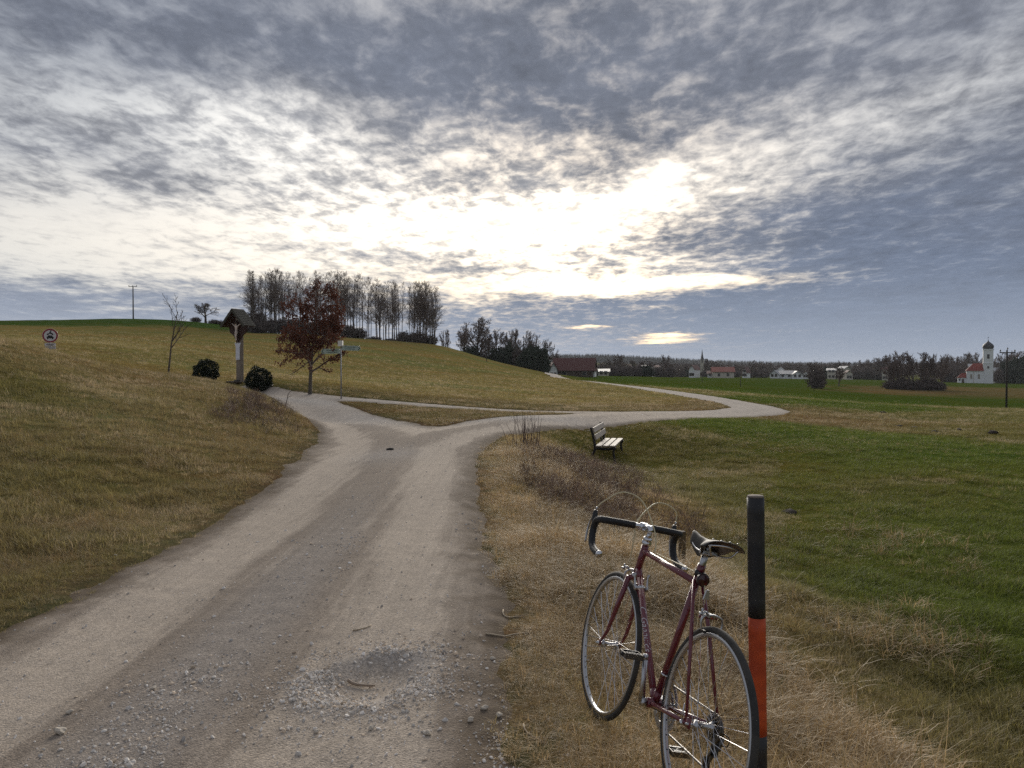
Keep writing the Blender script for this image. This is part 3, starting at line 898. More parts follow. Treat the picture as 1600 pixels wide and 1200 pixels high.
# ------------------------------------------------------------------ bicycle
M_RED = mat('maroon_paint', (.15, .016, .030), .28, 0, .5, coat=.8, noise=(40, .15))
M_CHR = mat('chrome', (.66, .66, .68), .16, 1.)
M_ALU = mat('dull_aluminium', (.52, .52, .53), .34, 1., noise=(60, .3))
M_TAPE = mat('black_bar_tape', (.014, .014, .016), .55, bump=(160, .5, .002))
M_BLK = mat('black_plastic', (.012, .012, .013), .38)
M_TYRE = mat('tyre_rubber', (.030, .029, .028), .75, bump=(220, .4, .001), two=((.055, .05, .043), 14))
M_STEEL = mat('dark_steel', (.16, .15, .14), .4, 1., noise=(80, .5))
M_LEATH = mat('worn_leather', (.085, .058, .042), .30, 0, .7, two=((.19, .145, .11), 16), bump=(130, .25, .001), coat=.25)
M_LEDGE = mat('leather_underside', (.022, .018, .016), .6)
M_CABLE = mat('cream_cable_housing', (.70, .62, .40), .45)
M_LAMP = mat('red_reflector', (.045, .006, .010), .25, coat=.6)
M_WHITE_P = mat('white_lettering', (.62, .58, .60), .4)

PXY = dict(rear=(.605, 2.67, .025), front=(.395, 3.62, -.025))
rc = np.array(PXY['rear']); fc = np.array(PXY['front'])
LEAN = R(12.5)
fw = fc - rc; fw /= np.linalg.norm(fw)
fw = Vector(fw)
lf = Vector((0, 0, 1)).cross(fw).normalized()
upv = fw.cross(lf).normalized()
qr = Quaternion(fw, LEAN)
lf2 = qr @ lf; up2 = qr @ upv
BM = Matrix((fw, lf2, up2)).transposed()
bike = empty('bicycle', rc, BM.to_euler(), 'old maroon racing bicycle with drop handlebars leaning by the striped post', 'bicycle')
RW = .338
RA = np.array((0, 0, RW)); FA = np.array((.985, 0, RW)); BB = np.array((.408, 0, .270))
hd = np.array((-.2924, 0, .9563)); pf = np.array((.9563, 0, .2924))
ax0 = FA - .045 * pf
def hx(t): return ax0 + hd * t
ST = BB + .565 * hd
TTF = hx(.512); DTF = hx(.428)

fr = MB()
fr.tube([BB, ST + hd * .012], .0143, 12)
fr.tube([ST - hd * .022, TTF], .0127, 12)
fr.tube([BB, DTF], .0143, 12)
fr.tube([hx(.392), hx(.548)], .0162, 14)
fr.lathe([(.0195, -.036), (.0195, .036)], 16, BB, 'y')
for s_ in (1, -1):
    fr.tube([ST + (-.006, s_ * .017, -.012), ST * .62 + RA * .38 + (0, s_ * .036, 0), RA + (.022, s_ * .061, .012)], [.0078, .0078, .0055], 8)
    fr.tube([BB + (-.012, s_ * .022, 0), BB * .6 + RA * .4 + (0, s_ * .036, 0), RA + (.024, s_ * .060, -.004)], [.0105, .0098, .0068], 8)
    fr.box(RA + (.012, s_ * .061, .002), (.045, .005, .034))
fr.tube([RA + (.112, -.036, .352), RA + (.112, .036, .352)], .006, 8)
# lugs
for c_, dr, r_ in ((TTF, pf * 0 + (TTF - ST) / np.linalg.norm(TTF - ST), .0142), (DTF, (DTF - BB) / np.linalg.norm(DTF - BB), .0158), (BB, (BB - DTF) / np.linalg.norm(BB - DTF), .0158), (BB, -hd, .0158), (ST, hd * -1, .0158)):
    fr.tube([c_ - dr * .055, c_ - dr * .01], [r_, r_ + .0008], 12)
frame = fr.build('frame', M_RED, bike, True)

fk = MB()
fk.tube([hx(.375) + (0, .032, 0), hx(.383), hx(.375) + (0, -.032, 0)], [.012, .0165, .012], 10)
for s_ in (1, -1):
    p0 = hx(.378) + (0, s_ * .031, 0); p1 = hx(.20) + (0, s_ * .043, 0); p2 = hx(.09) + (.006, s_ * .048, 0); p3 = FA + (-.012, s_ * .051, .014)
    fk.tube([p0, p1, p2, p2 * .4 + p3 * .6 + (-.004, 0, 0), p3], [.0135, .0115, .0088, .0072, .0058], 10)
    fk.box(FA + (-.004, s_ * .051, .004), (.024, .005, .028))
fk.build('fork', M_RED, bike, True)

hs = MB()
hs.lathe([(.021, 0), (.0225, .004), (.0225, .012), (.0185, .016), (.0185, .022), (.02, .024), (.02, .03), (.013, .034)], 20)
o = hs.build('headset_cup', M_CHR, bike, True); o.location = hx(.547); o.rotation_euler = (0, -R(17), 0)
hs = MB(); hs.lathe([(.0185, 0), (.0215, .003), (.0215, .010), (.018, .013)], 20)
o = hs.build('headset_cup', M_CHR, bike, True); o.location = hx(.384); o.rotation_euler = (0, -R(17), 0)

# stem and bar
CL = hx(.622) + (.085, 0, -.002)
stm = MB()
stm.tube([hx(.56), hx(.610)], .0110, 14)
stm.tube([hx(.600), hx(.618), hx(.624) + (.022, 0, .002), CL + (-.012, 0, 0)], [.0118, .0125, .0118, .0125], 12)
stm.lathe([(.0172, -.020), (.0185, -.014), (.0185, .014), (.0172, .020)], 16, CL, 'y')
stm.tube([CL + (-.020, .012, -.012), CL + (-.020, -.012, -.012)], .0055, 8)
stm.build('stem', M_CHR, bike, True)
half = [(0, 0, 0), (0, .045, 0), (0, .10, 0), (0, .150, -.001), (.006, .178, -.002), (.028, .196, -.004), (.060, .201, -.010), (.083, .203, -.026), (.093, .204, -.055), (.086, .206, -.092), (.064, .208, -.122), (.030, .210, -.139), (-.015, .211, -.147), (-.055, .211, -.150)]
half = [np.array(q) for q in half]
def spline(pts, m_=6):
    pts = [np.asarray(q, float) for q in pts]; out = []
    e = [2 * pts[0] - pts[1]] + pts + [2 * pts[-1] - pts[-2]]
    for i in range(1, len(e) - 2):
        for t in np.arange(m_) / m_:
            p0, p1, p2, p3 = e[i - 1:i + 3]
            out.append(.5 * ((2 * p1) + (-p0 + p2) * t + (2 * p0 - 5 * p1 + 4 * p2 - p3) * t ** 2 + (-p0 + 3 * p1 - 3 * p2 + p3) * t ** 3))
    out.append(pts[-1]); return np.array(out)
mir = np.array((1, -1, 1))
bar = MB(); bar.tube([CL + half[2] * mir, CL, CL + half[2]], .0128, 12)
hb = bar.build('handlebar', M_CHR, bike, True)
for s_ in (1, -1):
    pt = spline([CL + q * (1, s_, 1) for q in half[1:]], 5)
    tp = MB(); tp.tube(pt, .0160 + .0006 * np.sin(np.arange(len(pt)) * 2.1), 12)
    tp.build('bar_tape', M_TAPE, hb, True)
    e_ = CL + half[-1] * (1, s_, 1)
    pg = MB(); pg.lathe([(.013, .0), (.0165, .002), (.0165, .007), (.012, .012), (.0, .014)], 14, (0, 0, 0), 'x')
    o = pg.build('end_plug', M_CHR, hb, True); o.location = e_; o.rotation_euler = (0, R(4), R(180))
    # brake lever
    b0 = CL + np.array((.088, s_ * .203, -.028))
    lv = MB()
    lv.tube([b0 + (-.006, 0, -.010), b0 + (.016, 0, .014), b0 + (.026, 0, .040), b0 + (.022, 0, .056)], [.013, .0150, .0125, .0085], 10)
    bl = lv.build('brake_lever', M_BLK, bike, True)
    lv = MB(); lv.tube(spline([b0 + (.030, 0, .030), b0 + (.052, s_ * .004, .006), b0 + (.058, s_ * .010, -.045), b0 + (.040, s_ * .016, -.10)], 4), np.linspace(.0075, .0050, 13), 8, flat=.6)
    lv.build('lever_blade', M_ALU, bl, True)
    cp = MB(); cp.tube([b0 + (.021, 0, .054), b0 + (.017, 0, .072)], .0045, 8); cp.build('cable_ferrule', M_ALU, bl, True)
bL = CL + np.array((.105, .203, .044)); bR = CL + np.array((.105, -.203, .044))
cb = MB(); cb.tube(spline([bL, bL + (-.012, -.028, .036), CL + (.070, .105, .135), CL + (.030, .020, .115), CL + (-.030, -.040, .000), CL + (-.075, -.044, -.085), TTF + (-.02, -.026, -.008), TTF + (-.10, -.016, .006)], 7), .0032, 6)
cb.build('brake_cable', M_CABLE, bike, True)
cb = MB(); cb.tube(spline([bR, bR + (-.008, .012, .045), CL + (.080, -.130, .118), CL + (.060, -.055, .108), CL + (.030, .022, .020), CL + (.010, .032, -.06), hx(.42) + (.055, .020, 0)], 7), .0032, 6)
cb.build('brake_cable', M_CABLE, bike, True)
# rear brake cable run along the top tube
cb = MB(); cb.tube([TTF * .75 + ST * .25 + (0, -.002, .0145), TTF * .2 + ST * .8 + (0, -.004, .0145), ST + (-.03, -.012, .010), ST + (-.085, -.002, -.08)], .0022, 6); cb.build('brake_cable', M_CABLE, bike, True)


def wheel(c, rear, label):
    rm = MB()
    prof = [(-.0085, -.0095), (-.0045, -.0107), (.0050, -.0107), (.0070, -.0070), (.0070, .0070), (.0050, .0107), (-.0045, .0107), (-.0085, .0095), (-.0110, .0045), (-.0110, -.0045)]
    rm.torus(.3095, 0, (0, 0, 0), 96, prof=prof)
    w = rm.build('wheel', M_ALU, bike, True)
    w.location = c
    tag(w, label)
    ty = MB(); ty.torus(.3245, 0, (0, 0, 0), 96, prof=[(math.cos(a) * .0135, math.sin(a) * .0118) for a in np.arange(12) / 12 * 2 * math.pi])
    ty.build('tyre', M_TYRE, w, True)
    hw = .036
    hub = MB()
    fo = (-.010 if rear else 0)
    hub.lathe([(.0045, -.070 if not rear else -.074), (.0045, -hw - .006), (.019, -hw - .002 + abs(fo)), (.019, -hw + .002 + abs(fo)), (.0105, -hw + .008 + abs(fo)), (.0095, 0), (.0105, hw - .008), (.019, hw - .002), (.019, hw + .002), (.0045, hw + .006), (.0045, .070 if not rear else .074)], 20, (0, 0, 0), 'y')
    hub.build('hub', M_ALU, w, True)
    for s_ in (1, -1):
        nt = MB(); nt.lathe([(.0085, 0), (.0085, .010), (.006, .013)], 8, (0, 0, 0), 'y'); o = nt.build('axle_nut', M_CHR, w, True); o.location = (0, s_ * .062, 0); o.rotation_euler = (0, 0, 0 if s_ < 0 else math.pi)
    # 36 crossed spokes sharing one mesh
    for i in range(36):
        a_r = (i + .5) / 36 * 2 * math.pi
        s_ = 1 if i % 2 else -1
        a_h = a_r + (R(62) if (i // 2) % 2 else -R(62))
        h0 = np.array((.0172 * math.cos(a_h), s_ * (hw if s_ > 0 else hw + fo), .0172 * math.sin(a_h))); h1 = np.array((.300 * math.cos(a_r), 0, .300 * math.sin(a_r)))
        dv = Vector(h1 - h0); L_ = dv.length
        if 'sp' not in SPK:
            q = MB(); q.tube([(0, 0, 0), (0, 0, 1)], .0011, 4); SPK['sp'] = q.mesh('spoke', M_CHR)
        so = link(bpy.data.objects.new('spoke', SPK['sp']), w)
        so.location = h0; so.rotation_mode = 'QUATERNION'; so.rotation_quaternion = dv.to_track_quat('Z', 'Y'); so.scale = (1, 1, L_)
    # dark spoke holes on the inner rim
    for i in range(36):
        if 'ho' not in SPK:
            q = MB(); q.lathe([(.0034, 0), (.0034, .0012)], 6); SPK['ho'] = q.mesh('rim_eyelet', M_BLK)
        a_r = (i + .5) / 36 * 2 * math.pi
        so = link(bpy.data.objects.new('rim_eyelet', SPK['ho']), w)
        so.location = (.2986 * math.cos(a_r), 0, .2986 * math.sin(a_r)); so.rotation_euler = (0, -a_r - math.pi / 2, 0)
    v = MB(); v.tube([(.298, 0, 0), (.262, 0, 0)], .003, 6); v.build('valve', M_ALU, w)
    return w


SPK = {}
w1 = wheel(FA, False, 'spoked front wheel with silver rim')
w1.rotation_euler = (0, R(33), R(1.5))
w2 = wheel(RA, True, 'spoked rear wheel with silver rim'); w2.rotation_euler = (0, R(12), 0)

# saddle
SP = ST + hd * .105
spb = MB(); spb.tube([ST, SP], .0130, 14); spb.lathe([(.0105, 0), (.0105, .04)], 12, SP + (-.004, 0, -.006)); spb.build('seat_post', M_ALU, bike, True)
kc = MB(); kc.lathe([(.0185, -.012), (.0185, .012)], 16, ST + hd * .018); kc.tube([ST + hd * .018 + (-.022, -.016, 0), ST + hd * .018 + (-.022, .016, 0)], .006, 8); kc.build('seat_clamp', M_BLK, bike, True)
SX = SP[0] - .005; SZ = SP[2] + .058
sec = []
NS, NW = 26, 13
for i in range(NS):
    t = i / (NS - 1)                       # 0 rear .. 1 nose
    xx = SX - .135 + t * .275
    wd = .076 * (1 - smooth(.05, .62, t)) + .0185
    if t > .93: wd *= math.sqrt(max(1 - ((t - .93) / .075) ** 2, .12))
    if t < .06: wd *= .93 + .07 * t / .06
    top = SZ + .006 * (1 - t) ** 2 + .010 * smooth(.75, 1, t) - .008 * math.exp(-((t - .5) / .25) ** 2)
    dr = .032 + .026 * math.exp(-((t - .62) / .2) ** 2) + .006 * t
    for j in range(NW):
        u = -1 + 2 * j / (NW - 1)
        ww = abs(u) ** .9 * np.sign(u) * wd * (1.0 if abs(u) < .8 else 1. - .06 * (abs(u) - .8) / .2)
        zz = top - dr * abs(u) ** 3.2 * (1.15 if t > .3 else .8) - .004 * u * u
        sec.append((xx, ww, zz))
sec = np.array(sec)
sf = [(i * NW + j, i * NW + j + 1, (i + 1) * NW + j + 1, (i + 1) * NW + j) for i in range(NS - 1) for j in range(NW - 1)]
sd_ = MB(); sd_.add(sec, sf)
sad = sd_.build('saddle', M_LEATH, bike, True)
sad.data.materials.append(M_LEDGE)
so_ = sad.modifiers.new('thick', 'SOLIDIFY'); so_.thickness = .0048; so_.offset = 1; so_.material_offset = 1; so_.material_offset_rim = 1
ss_ = sad.modifiers.new('sub', 'SUBSURF'); ss_.levels = 1; ss_.render_levels = 1
rl = MB()
for s_ in (1, -1):
    rl.tube(spline([(SX - .122, s_ * .058, SZ - .020), (SX - .105, s_ * .040, SZ - .050), (SX - .06, s_ * .022, SZ - .057), (SX + .03, s_ * .021, SZ - .055), (SX + .09, s_ * .016, SZ - .042), (SX + .125, s_ * .006, SZ - .022)], 4), .0034, 8)
rl.tube(spline([(SX - .124, -.066, SZ - .018), (SX - .130, 0, SZ - .012), (SX - .124, .066, SZ - .018)], 5), .004, 8)
rl.build('saddle_rails', M_CHR, sad, True)
cl = MB(); cl.box((SX - .01, 0, SZ - .056), (.036, .060, .018)); cl.tube([(SX - .01, -.036, SZ - .058), (SX - .01, .036, SZ - .058)], .006, 8)
cl.build('saddle_clamp', M_ALU, sad, bevel=.003)
for (a_, b_) in ((-.128, .05), (-.130, .018), (-.130, -.018), (-.128, -.05), (.136, 0.0)):
    rv = MB(); rv.lathe([(.0048, 0), (.0035, .002), (0, .0026)], 10, (SX + a_ + .004, b_, SZ + .006 if a_ < 0 else SZ + .0035)); rv.build('rivet', M_CHR, sad, True)
# rear reflector
rf = MB(); rf.lathe([(.013, 0), (.024, .006), (.024, .022), (.020, .024), (0, .0255)], 24, (0, 0, 0), 'x')
o = rf.build('reflector', M_LAMP, bike, True); o.location = ST + np.array((-.026, 0, -.002)); o.rotation_euler = (0, 0, math.pi)
ri = MB(); ri.torus(.0235, .0022, (0, 0, 0), 24, 6); q = ri.build('reflector_rim', M_BLK, o, True); q.rotation_euler = (0, 0, R(90)); q.location = (.021, 0, 0)


def caliper(c, nrm, label):
    """side-pull brake: nrm = +1 in front of the fork, -1 behind the stays"""
    m_ = MB()
    x_ = .016 * nrm
    m_.tube(spline([(x_, -.012, .008), (x_, .014, .016), (x_, .036, .004), (x_, .040, -.018), (x_, .032, -.042)], 4), np.linspace(.0072, .0052, 17), 8, flat=.7)
    m_.tube(spline([(x_ * 1.5, .020, .014), (x_ * 1.5, -.006, .016), (x_ * 1.5, -.034, .006), (x_ * 1.5, -.041, -.018), (x_ * 1.5, -.032, -.042)], 4), np.linspace(.0062, .0052, 17), 8, flat=.7)
    m_.tube(spline([(x_ * 1.5, .018, .014), (x_ * 1.5, .034, .024), (x_ * 1.5, .046, .012)], 4), .0050, 8)
    m_.lathe([(.008, -.004), (.008, .028)], 12, (0, 0, .006), 'x')
    m_.lathe([(.0055, -.004), (.0055, .010)], 10, (x_ * 1.5, .050, .016), 'x')
    m_.tube([(x_ * 1.4, .046, .012), (x_ * 1.4, .046, .036)], .0038, 8)
    cal = m_.build('brake_caliper', M_ALU, bike, True, fixn=True); cal.location = c; tag(cal, label)
    for s_ in (1, -1):
        p_ = MB(); p_.box((x_ * .7, s_ * .024, -.046), (.040, .010, .010)); p_.build('brake_pad', M_BLK, cal, bevel=.002)
    return cal


caliper(hx(.385) + (.018, 0, .006), 1, 'silver front brake')
STB = ST * .35 + RA * .65 + np.array((.04, 0, .075))
caliper(RA + np.array((.098, 0, .352)), -1, 'silver rear brake')
hg = MB(); hg.prism([(-.014, -.018), (.014, -.018), (.006, .020), (-.006, .020)], -.004, .004)
o = hg.build('cable_hanger', M_ALU, bike, bevel=.002); o.location = RA + np.array((.150, .0, .425)); o.rotation_euler = (0, 0, R(90))
# gear levers on the down tube
DD = (DTF - BB) / np.linalg.norm(DTF - BB); DN = np.array((-DD[2], 0, DD[0]))
C_ = DTF - DD * .105
m_ = MB(); m_.tube([C_ - DD * .007, C_ + DD * .007], .0165, 16); m_.lathe([(.0075, -.030), (.0075, .030)], 12, C_, 'y'); shc = m_.build('gear_levers', M_CHR, bike, True)
for s_ in (1, -1):
    m_ = MB(); m_.lathe([(.0125, -.004), (.0125, .004)], 14, C_ + (0, s_ * .027, 0), 'y')
    m_.tube(spline([C_ + (0, s_ * .028, 0), C_ + (.012, s_ * .030, .030), C_ + (.016, s_ * .033, .062)], 4), [.0062, .006, .0055, .0052, .005, .005, .0054, .0062, .005], 8, flat=.7)
    m_.build('lever', M_ALU, shc, True)
# chain guard ring on the seat tube, bottom bracket, cranks, rings, chain
m_ = MB(); cc_ = BB + hd * .135; m_.tube([cc_ - hd * .004, cc_ + hd * .004], .0162, 16); m_.tube([cc_ + (-.016, -.004, 0), cc_ + (-.034, -.004, .006), cc_ + (-.034, .006, .002), cc_ + (-.016, .010, -.004)], .0028, 6); m_.build('pump_clip', M_CHR, bike, True)
CA = R(82)
cdir = np.array((math.cos(CA), 0, math.sin(CA)))
for s_, dr in ((1, cdir), (-1, -cdir)):
    e_ = BB + dr * .170 + (0, s_ * .066, 0)
    m_ = MB(); m_.tube([BB + (0, s_ * .058, 0), BB + dr * .085 + (0, s_ * .061, 0), e_], [.0150, .0105, .0115], 10, flat=.75); m_.lathe([(.0175, -.010), (.0175, .010)], 14, BB + (0, s_ * .052, 0), 'y'); m_.lathe([(.0125, -.008), (.0125, .008)], 12, e_, 'y')
    cr_ = m_.build('crank', M_ALU, bike, True)
    m_ = MB(); m_.lathe([(.0075, -.052), (.0085, -.012), (.0125, -.004), (.0125, .0), (.0095, .006), (.0095, .050)], 12, e_ + (0, s_ * .055, 0), 'y'); pd = m_.build('pedal', M_BLK, bike, True)
    m_ = MB()
    for q_ in (-1, 1):
        m_.box(e_ + (q_ * .030, s_ * .060, 0), (.004, .078, .022)); m_.box(e_ + (0, s_ * (.060 + q_ * .038), 0), (.060, .004, .020))
    m_.build('pedal_cage', M_STEEL, pd, bevel=.001)
    for q_ in (-1, 1):
        m_ = MB(); m_.box(e_ + (q_ * .021, s_ * .060, 0), (.012, .064, .024)); m_.build('pedal_block', M_BLK, pd, bevel=.002)
for rr, yy, nm in ((.103, -.046, 'chainring'), (.084, -.039, 'chainring')):
    m_ = MB(); m_.torus(rr - .008, 0, BB + (0, yy, 0), 52, prof=[(-.008, -.0014), (.008, -.0014), (.008, .0014), (-.008, .0014)])
    for a in range(52):
        t = a / 52 * 2 * math.pi; m_.box(BB + (rr * 1.012 * math.cos(t), yy, rr * 1.012 * math.sin(t)), (.006, .002, .006), (0, -t, 0))
    for a in range(5):
        t = a / 5 * 2 * math.pi + .3; m_.tube([BB + (0, yy, 0), BB + ((rr - .01) * math.cos(t), yy, (rr - .01) * math.sin(t))], [.010, .005], 6)
    m_.build(nm, M_ALU, bike)
for i, rr in enumerate((.050, .044, .039, .034, .029)):
    m_ = MB(); m_.torus(rr - .006, 0, RA + (0, -.034 - i * .0055, 0), 22, prof=[(-.010, -.0011), (.007, -.0011), (.007, .0011), (-.010, .0011)])
    m_.build('sprocket', M_STEEL, bike)
J1 = RA + np.array((-.005, -.050, -.075)); J2 = RA + np.array((.030, -.048, -.135))
m_ = MB()
m_.tube([RA + (-.004, -.066, -.004), RA + (-.012, -.066, -.028)], .0075, 8); m_.tube([RA + (-.012, -.066, -.028), RA + (.004, -.070, -.060), J1 + (0, -.014, 0)], [.013, .011, .010], 8)
m_.tube([J1 + (0, -.008, 0), J2 + (0, -.008, 0)], .007, 8, flat=.5); m_.tube([J1 + (0, .008, 0), J2 + (0, .008, 0)], .006, 8, flat=.5)
der = m_.build('rear_derailleur', M_STEEL, bike, True)
for c_ in (J1, J2):
    m_ = MB(); m_.torus(.018, 0, c_, 16, prof=[(-.010, -.003), (.006, -.003), (.006, .003), (-.010, .003)]); m_.build('jockey_wheel', M_BLK, der)
ch = []
for a in np.linspace(math.pi / 2, -math.pi / 2, 12): ch.append(BB + (.088 * math.cos(a), -.042, .088 * math.sin(a)))
ch += [J2 + (.012, .004, -.016), J2 + (-.006, 0, -.018), J2 + (-.018, 0, .0), J1 + (.016, 0, .010), J1 + (-.004, 0, .018)]
for a in np.linspace(-2.0, -4.6, 8): ch.append(RA + (.042 * math.cos(a), -.045, .042 * math.sin(a)))
ch.append(ch[0])
m_ = MB(); pch = []
for a, b in zip(ch[:-1], ch[1:]):
    n_ = max(1, int(np.linalg.norm(np.array(b) - a) / .0127))
    for i in range(n_): pch.append(np.array(a) + (np.array(b) - a) * i / n_)
pch = np.array(pch); m_.tube(pch, .0040 + .0010 * (np.arange(len(pch)) % 2), 6, flat=.8); m_.build('chain', M_STEEL, bike)
m_ = MB(); m_.tube(spline([BB + (.02, .01, -.022), BB * .5 + RA * .5 + (0, -.045, -.03), RA + (-.03, -.068, -.01), RA + (-.05, -.070, -.04), RA + (-.012, -.070, -.055)], 5), .0022, 6); m_.build('gear_cable', M_BLK, bike, True)
# light stand-off peg at the left dropout
m_ = MB(); m_.tube([RA + (.045, .066, -.01), RA + (.045, .066, .055)], .0028, 6); m_.lathe([(.009, -.006), (.009, .006)], 10, RA + (.045, .066, -.012), 'y'); m_.build('frame_peg', M_CHR, bike, True)


def text_mesh(body, size, mat_, name, shear=0., extrude=.0006, weight=0.):
    cu = bpy.data.curves.new('txt', 'FONT'); cu.body = body; cu.size = size; cu.shear = shear; cu.extrude = extrude; cu.offset = weight
    cu.align_x = 'CENTER'; cu.align_y = 'CENTER'; cu.resolution_u = 2
    ob = bpy.data.objects.new('txt', cu); COL.objects.link(ob)
    bpy.context.view_layer.update()
    me_ = bpy.data.meshes.new_from_object(ob.evaluated_get(bpy.context.evaluated_depsgraph_get()))
    bpy.data.objects.remove(ob); me_.name = name
    me_.materials.clear(); me_.materials.append(mat_)
    return me_


# script lettering down the down tube, on the rear-left face
lt = text_mesh('C. Gabnuids', .042, M_WHITE_P, 'lettering', .45)
lo = link(bpy.data.objects.new('lettering', lt), frame)
side_n = np.array((DN[0] * .75, .66, DN[2] * .75)); side_n /= np.linalg.norm(side_n)
xd = -DD; zd = side_n - xd * np.dot(side_n, xd); zd /= np.linalg.norm(zd); yd = np.cross(zd, xd)
for v in lt.vertices:                       # wrap round the tube
    a = v.co.y / .0145; rr = .0146 + max(v.co.z, 0)
    p_ = xd * v.co.x + (zd * math.cos(a) + yd * math.sin(a)) * rr
    v.co = Vector(p_)
lo.location = DTF - DD * .30

# ------------------------------------------------------------------ striped marker post and the small stake
M_PBLK = mat('black_post_paint', (.018, .018, .021), .5, noise=(18, 1.0), bump=(50, .4, .003), two=((.034, .032, .031), 7))
M_PORG = mat('orange_post_paint', (.60, .090, .020), .55, 0, .4, noise=(25, .45), bump=(50, .4, .003), two=((.48, .066, .018), 12))
M_WOODE = mat('weathered_wood_end', (.22, .18, .15), .85, noise=(50, .8), bump=(60, .5, .004))
mb_ = np.array((.900, 2.80)); mz = gz(*mb_)
mp_ = empty('marker_post', (mb_[0], mb_[1], mz - .12), (0, 0, 0), 'black and orange banded round snow marker post beside the bicycle', 'post')
top = Vector(P(1180.5, 775, 2.83)); bot = Vector((mb_[0], mb_[1], mz - .12))
ax = (top - bot); Lp = ax.length; mp_.rotation_mode = 'QUATERNION'; mp_.rotation_quaternion = ax.to_track_quat('Z', 'Y')
PR = .0305
def zat(py): return (Vector(P(1185, py, 2.82)) - bot).length
def band(name, z0, z1, m__, endcap=False):
    q = MB(); zs = np.linspace(z0, z1, 9)
    pr = [(PR * (1 + .012 * math.sin(z * 31)), z) for z in zs]
    q.lathe(pr, 28)
    return q.build(name, m__, mp_, True)
zo0, zo1 = zat(1145), zat(964)
band('black_band', 0, zo0, M_PBLK); band('orange_band', zo0, zo1, M_PORG); band('black_band', zo1, Lp - .004, M_PBLK)
q = MB(); q.lathe([(PR * .99, Lp - .004), (PR * .96, Lp), (PR * .90, Lp + .002), (0, Lp + .003)], 28); q.build('sawn_top', M_WOODE, mp_, True)
for s_ in (-.4,):                            # faint drip lines in the orange coat
    q = MB(); q.tube([(-.003, -PR - .0004, zo0 + .02), (-.004, -PR - .0004, zo1 - .02)], .0011, 6); q.build('paint_run', mat('pale_orange_run', (.50, .15, .06), .6), mp_, True)
M_STAKE = mat('brown_stake_wood', (.12, .085, .045), .85, noise=(18, .7), bump=(30, .6, .004))
sx, sy = (1066.5 - 800) / F * 8., 8.
q = MB(); q.box((0, 0, .16), (.060, .055, .62)); so2 = q.build('wooden_stake', M_STAKE, None, bevel=.006)
topz = P(1064, 831, 8.)[2]; so2.location = (sx, sy, topz - .47); so2.rotation_euler = (R(-1), R(1), R(20))
tag(so2, 'short brown wooden stake in the verge beyond the handlebar', 'stake')
q = MB(); q.box((0, 0, .472), (.054, .049, .006)); q.build('sawn_top', M_WOODE, so2)


# ------------------------------------------------------------------ bench
M_SLAT = mat('weathered_bench_slat', (.30, .25, .205), .6, 0, .4, noise=(14, .6), bump=(40, .4, .003))
M_IRON = mat('dark_bench_frame', (.022, .018, .018), .6, noise=(20, .5))
n0 = np.array((2.22, 19.3)); n1_ = np.array((2.70, 21.35)); mid_ = (n0 + n1_) / 2
bz = min(gz(*n0), gz(*n1_), gz(*mid_))
bench = empty('park_bench', (mid_[0], mid_[1], bz - .02), (0, 0, math.atan2(n1_[1] - n0[1], n1_[0] - n0[0])), 'weathered wooden slat bench with dark iron frame on the grass', 'bench')
bench.scale = (1.05, 1.15, 1.18)
BL = 2.1
for xe in (-BL / 2 + .09, BL / 2 - .09):
    q = MB()
    q.tube(spline([(0, .34, -.06), (0, .24, .10), (0, .155, .24), (0, .150, .36), (0, .185, .55), (0, .235, .73)], 4), .026, 6, flat=1.3)
    q.tube(spline([(0, -.31, -.06), (0, -.265, .12), (0, -.255, .24), (0, -.30, .325)], 4), .026, 6, flat=1.3)
    q.tube(spline([(0, -.29, .315), (0, -.10, .275), (0, .155, .30)], 4), .026, 6, flat=1.3)
    o = q.build('frame', M_IRON, bench, True); o.location.x = xe
for yy in (-.235, -.085, .065):
    q = MB(); q.box((0, yy, .345 - .02 * (yy + .235)), (BL, .118, .036)); q.build('seat_slat', M_SLAT, bench, bevel=.006)
for yy, zz in ((.170, .525), (.208, .672)):
    q = MB(); q.box((0, yy - .035, zz), (BL, .034, .115), (R(-14), 0, 0)); q.build('back_slat', M_SLAT, bench, bevel=.006)
q = MB(); q.box((.25, .140, .40), (.10, .03, .20), (R(-8), 0, 0)); q.build('back_support', M_IRON, bench)

# ------------------------------------------------------------------ wayside crucifix
M_POSTW = mat('grey_oak_post', (.25, .205, .165), .85, noise=(6, .6), bump=(25, .6, .01))
M_BOARD = mat('dark_red_brown_board', (.050, .022, .017), .7, noise=(9, .6))
M_SHING = mat('weathered_shingle', (.090, .078, .068), .85, noise=(12, .8), two=((.055, .06, .04), 6))
M_FIG = mat('painted_figure', (.74, .62, .55), .55, noise=(20, .3))
M_PLAQ = mat('white_plaque', (.72, .73, .80), .5)
cx, cy, cz = on(375, 38)
cross = empty('wayside_cross', (cx, cy, cz), (0, 0, R(-25)), 'tall roofed wayside crucifix with white plaque on its post', 'shrine')
q = MB(); q.box((0, 0, 1.25), (.27, .24, 2.7)); q.build('post', M_POSTW, cross, bevel=.02)
q = MB(); q.prism([(-.10, 1.95), (.10, 1.95), (.16, 2.10), (.30, 2.30), (.50, 2.42), (.56, 2.62), (.56, 2.80), (0, 3.44), (-.56, 2.80), (-.56, 2.62), (-.50, 2.42), (-.30, 2.30), (-.16, 2.10)], -.05, -.12); q.build('back_board', M_BOARD, cross, fixn=True)
roof = MB(); roof.tube([(0, -.58, 3.50), (0, .30, 3.50)], .035, 6); rf_ = roof.build('roof', M_SHING, cross)
sl = np.array((.85, -.86)); sl = sl / np.linalg.norm(sl); LS = 1.21
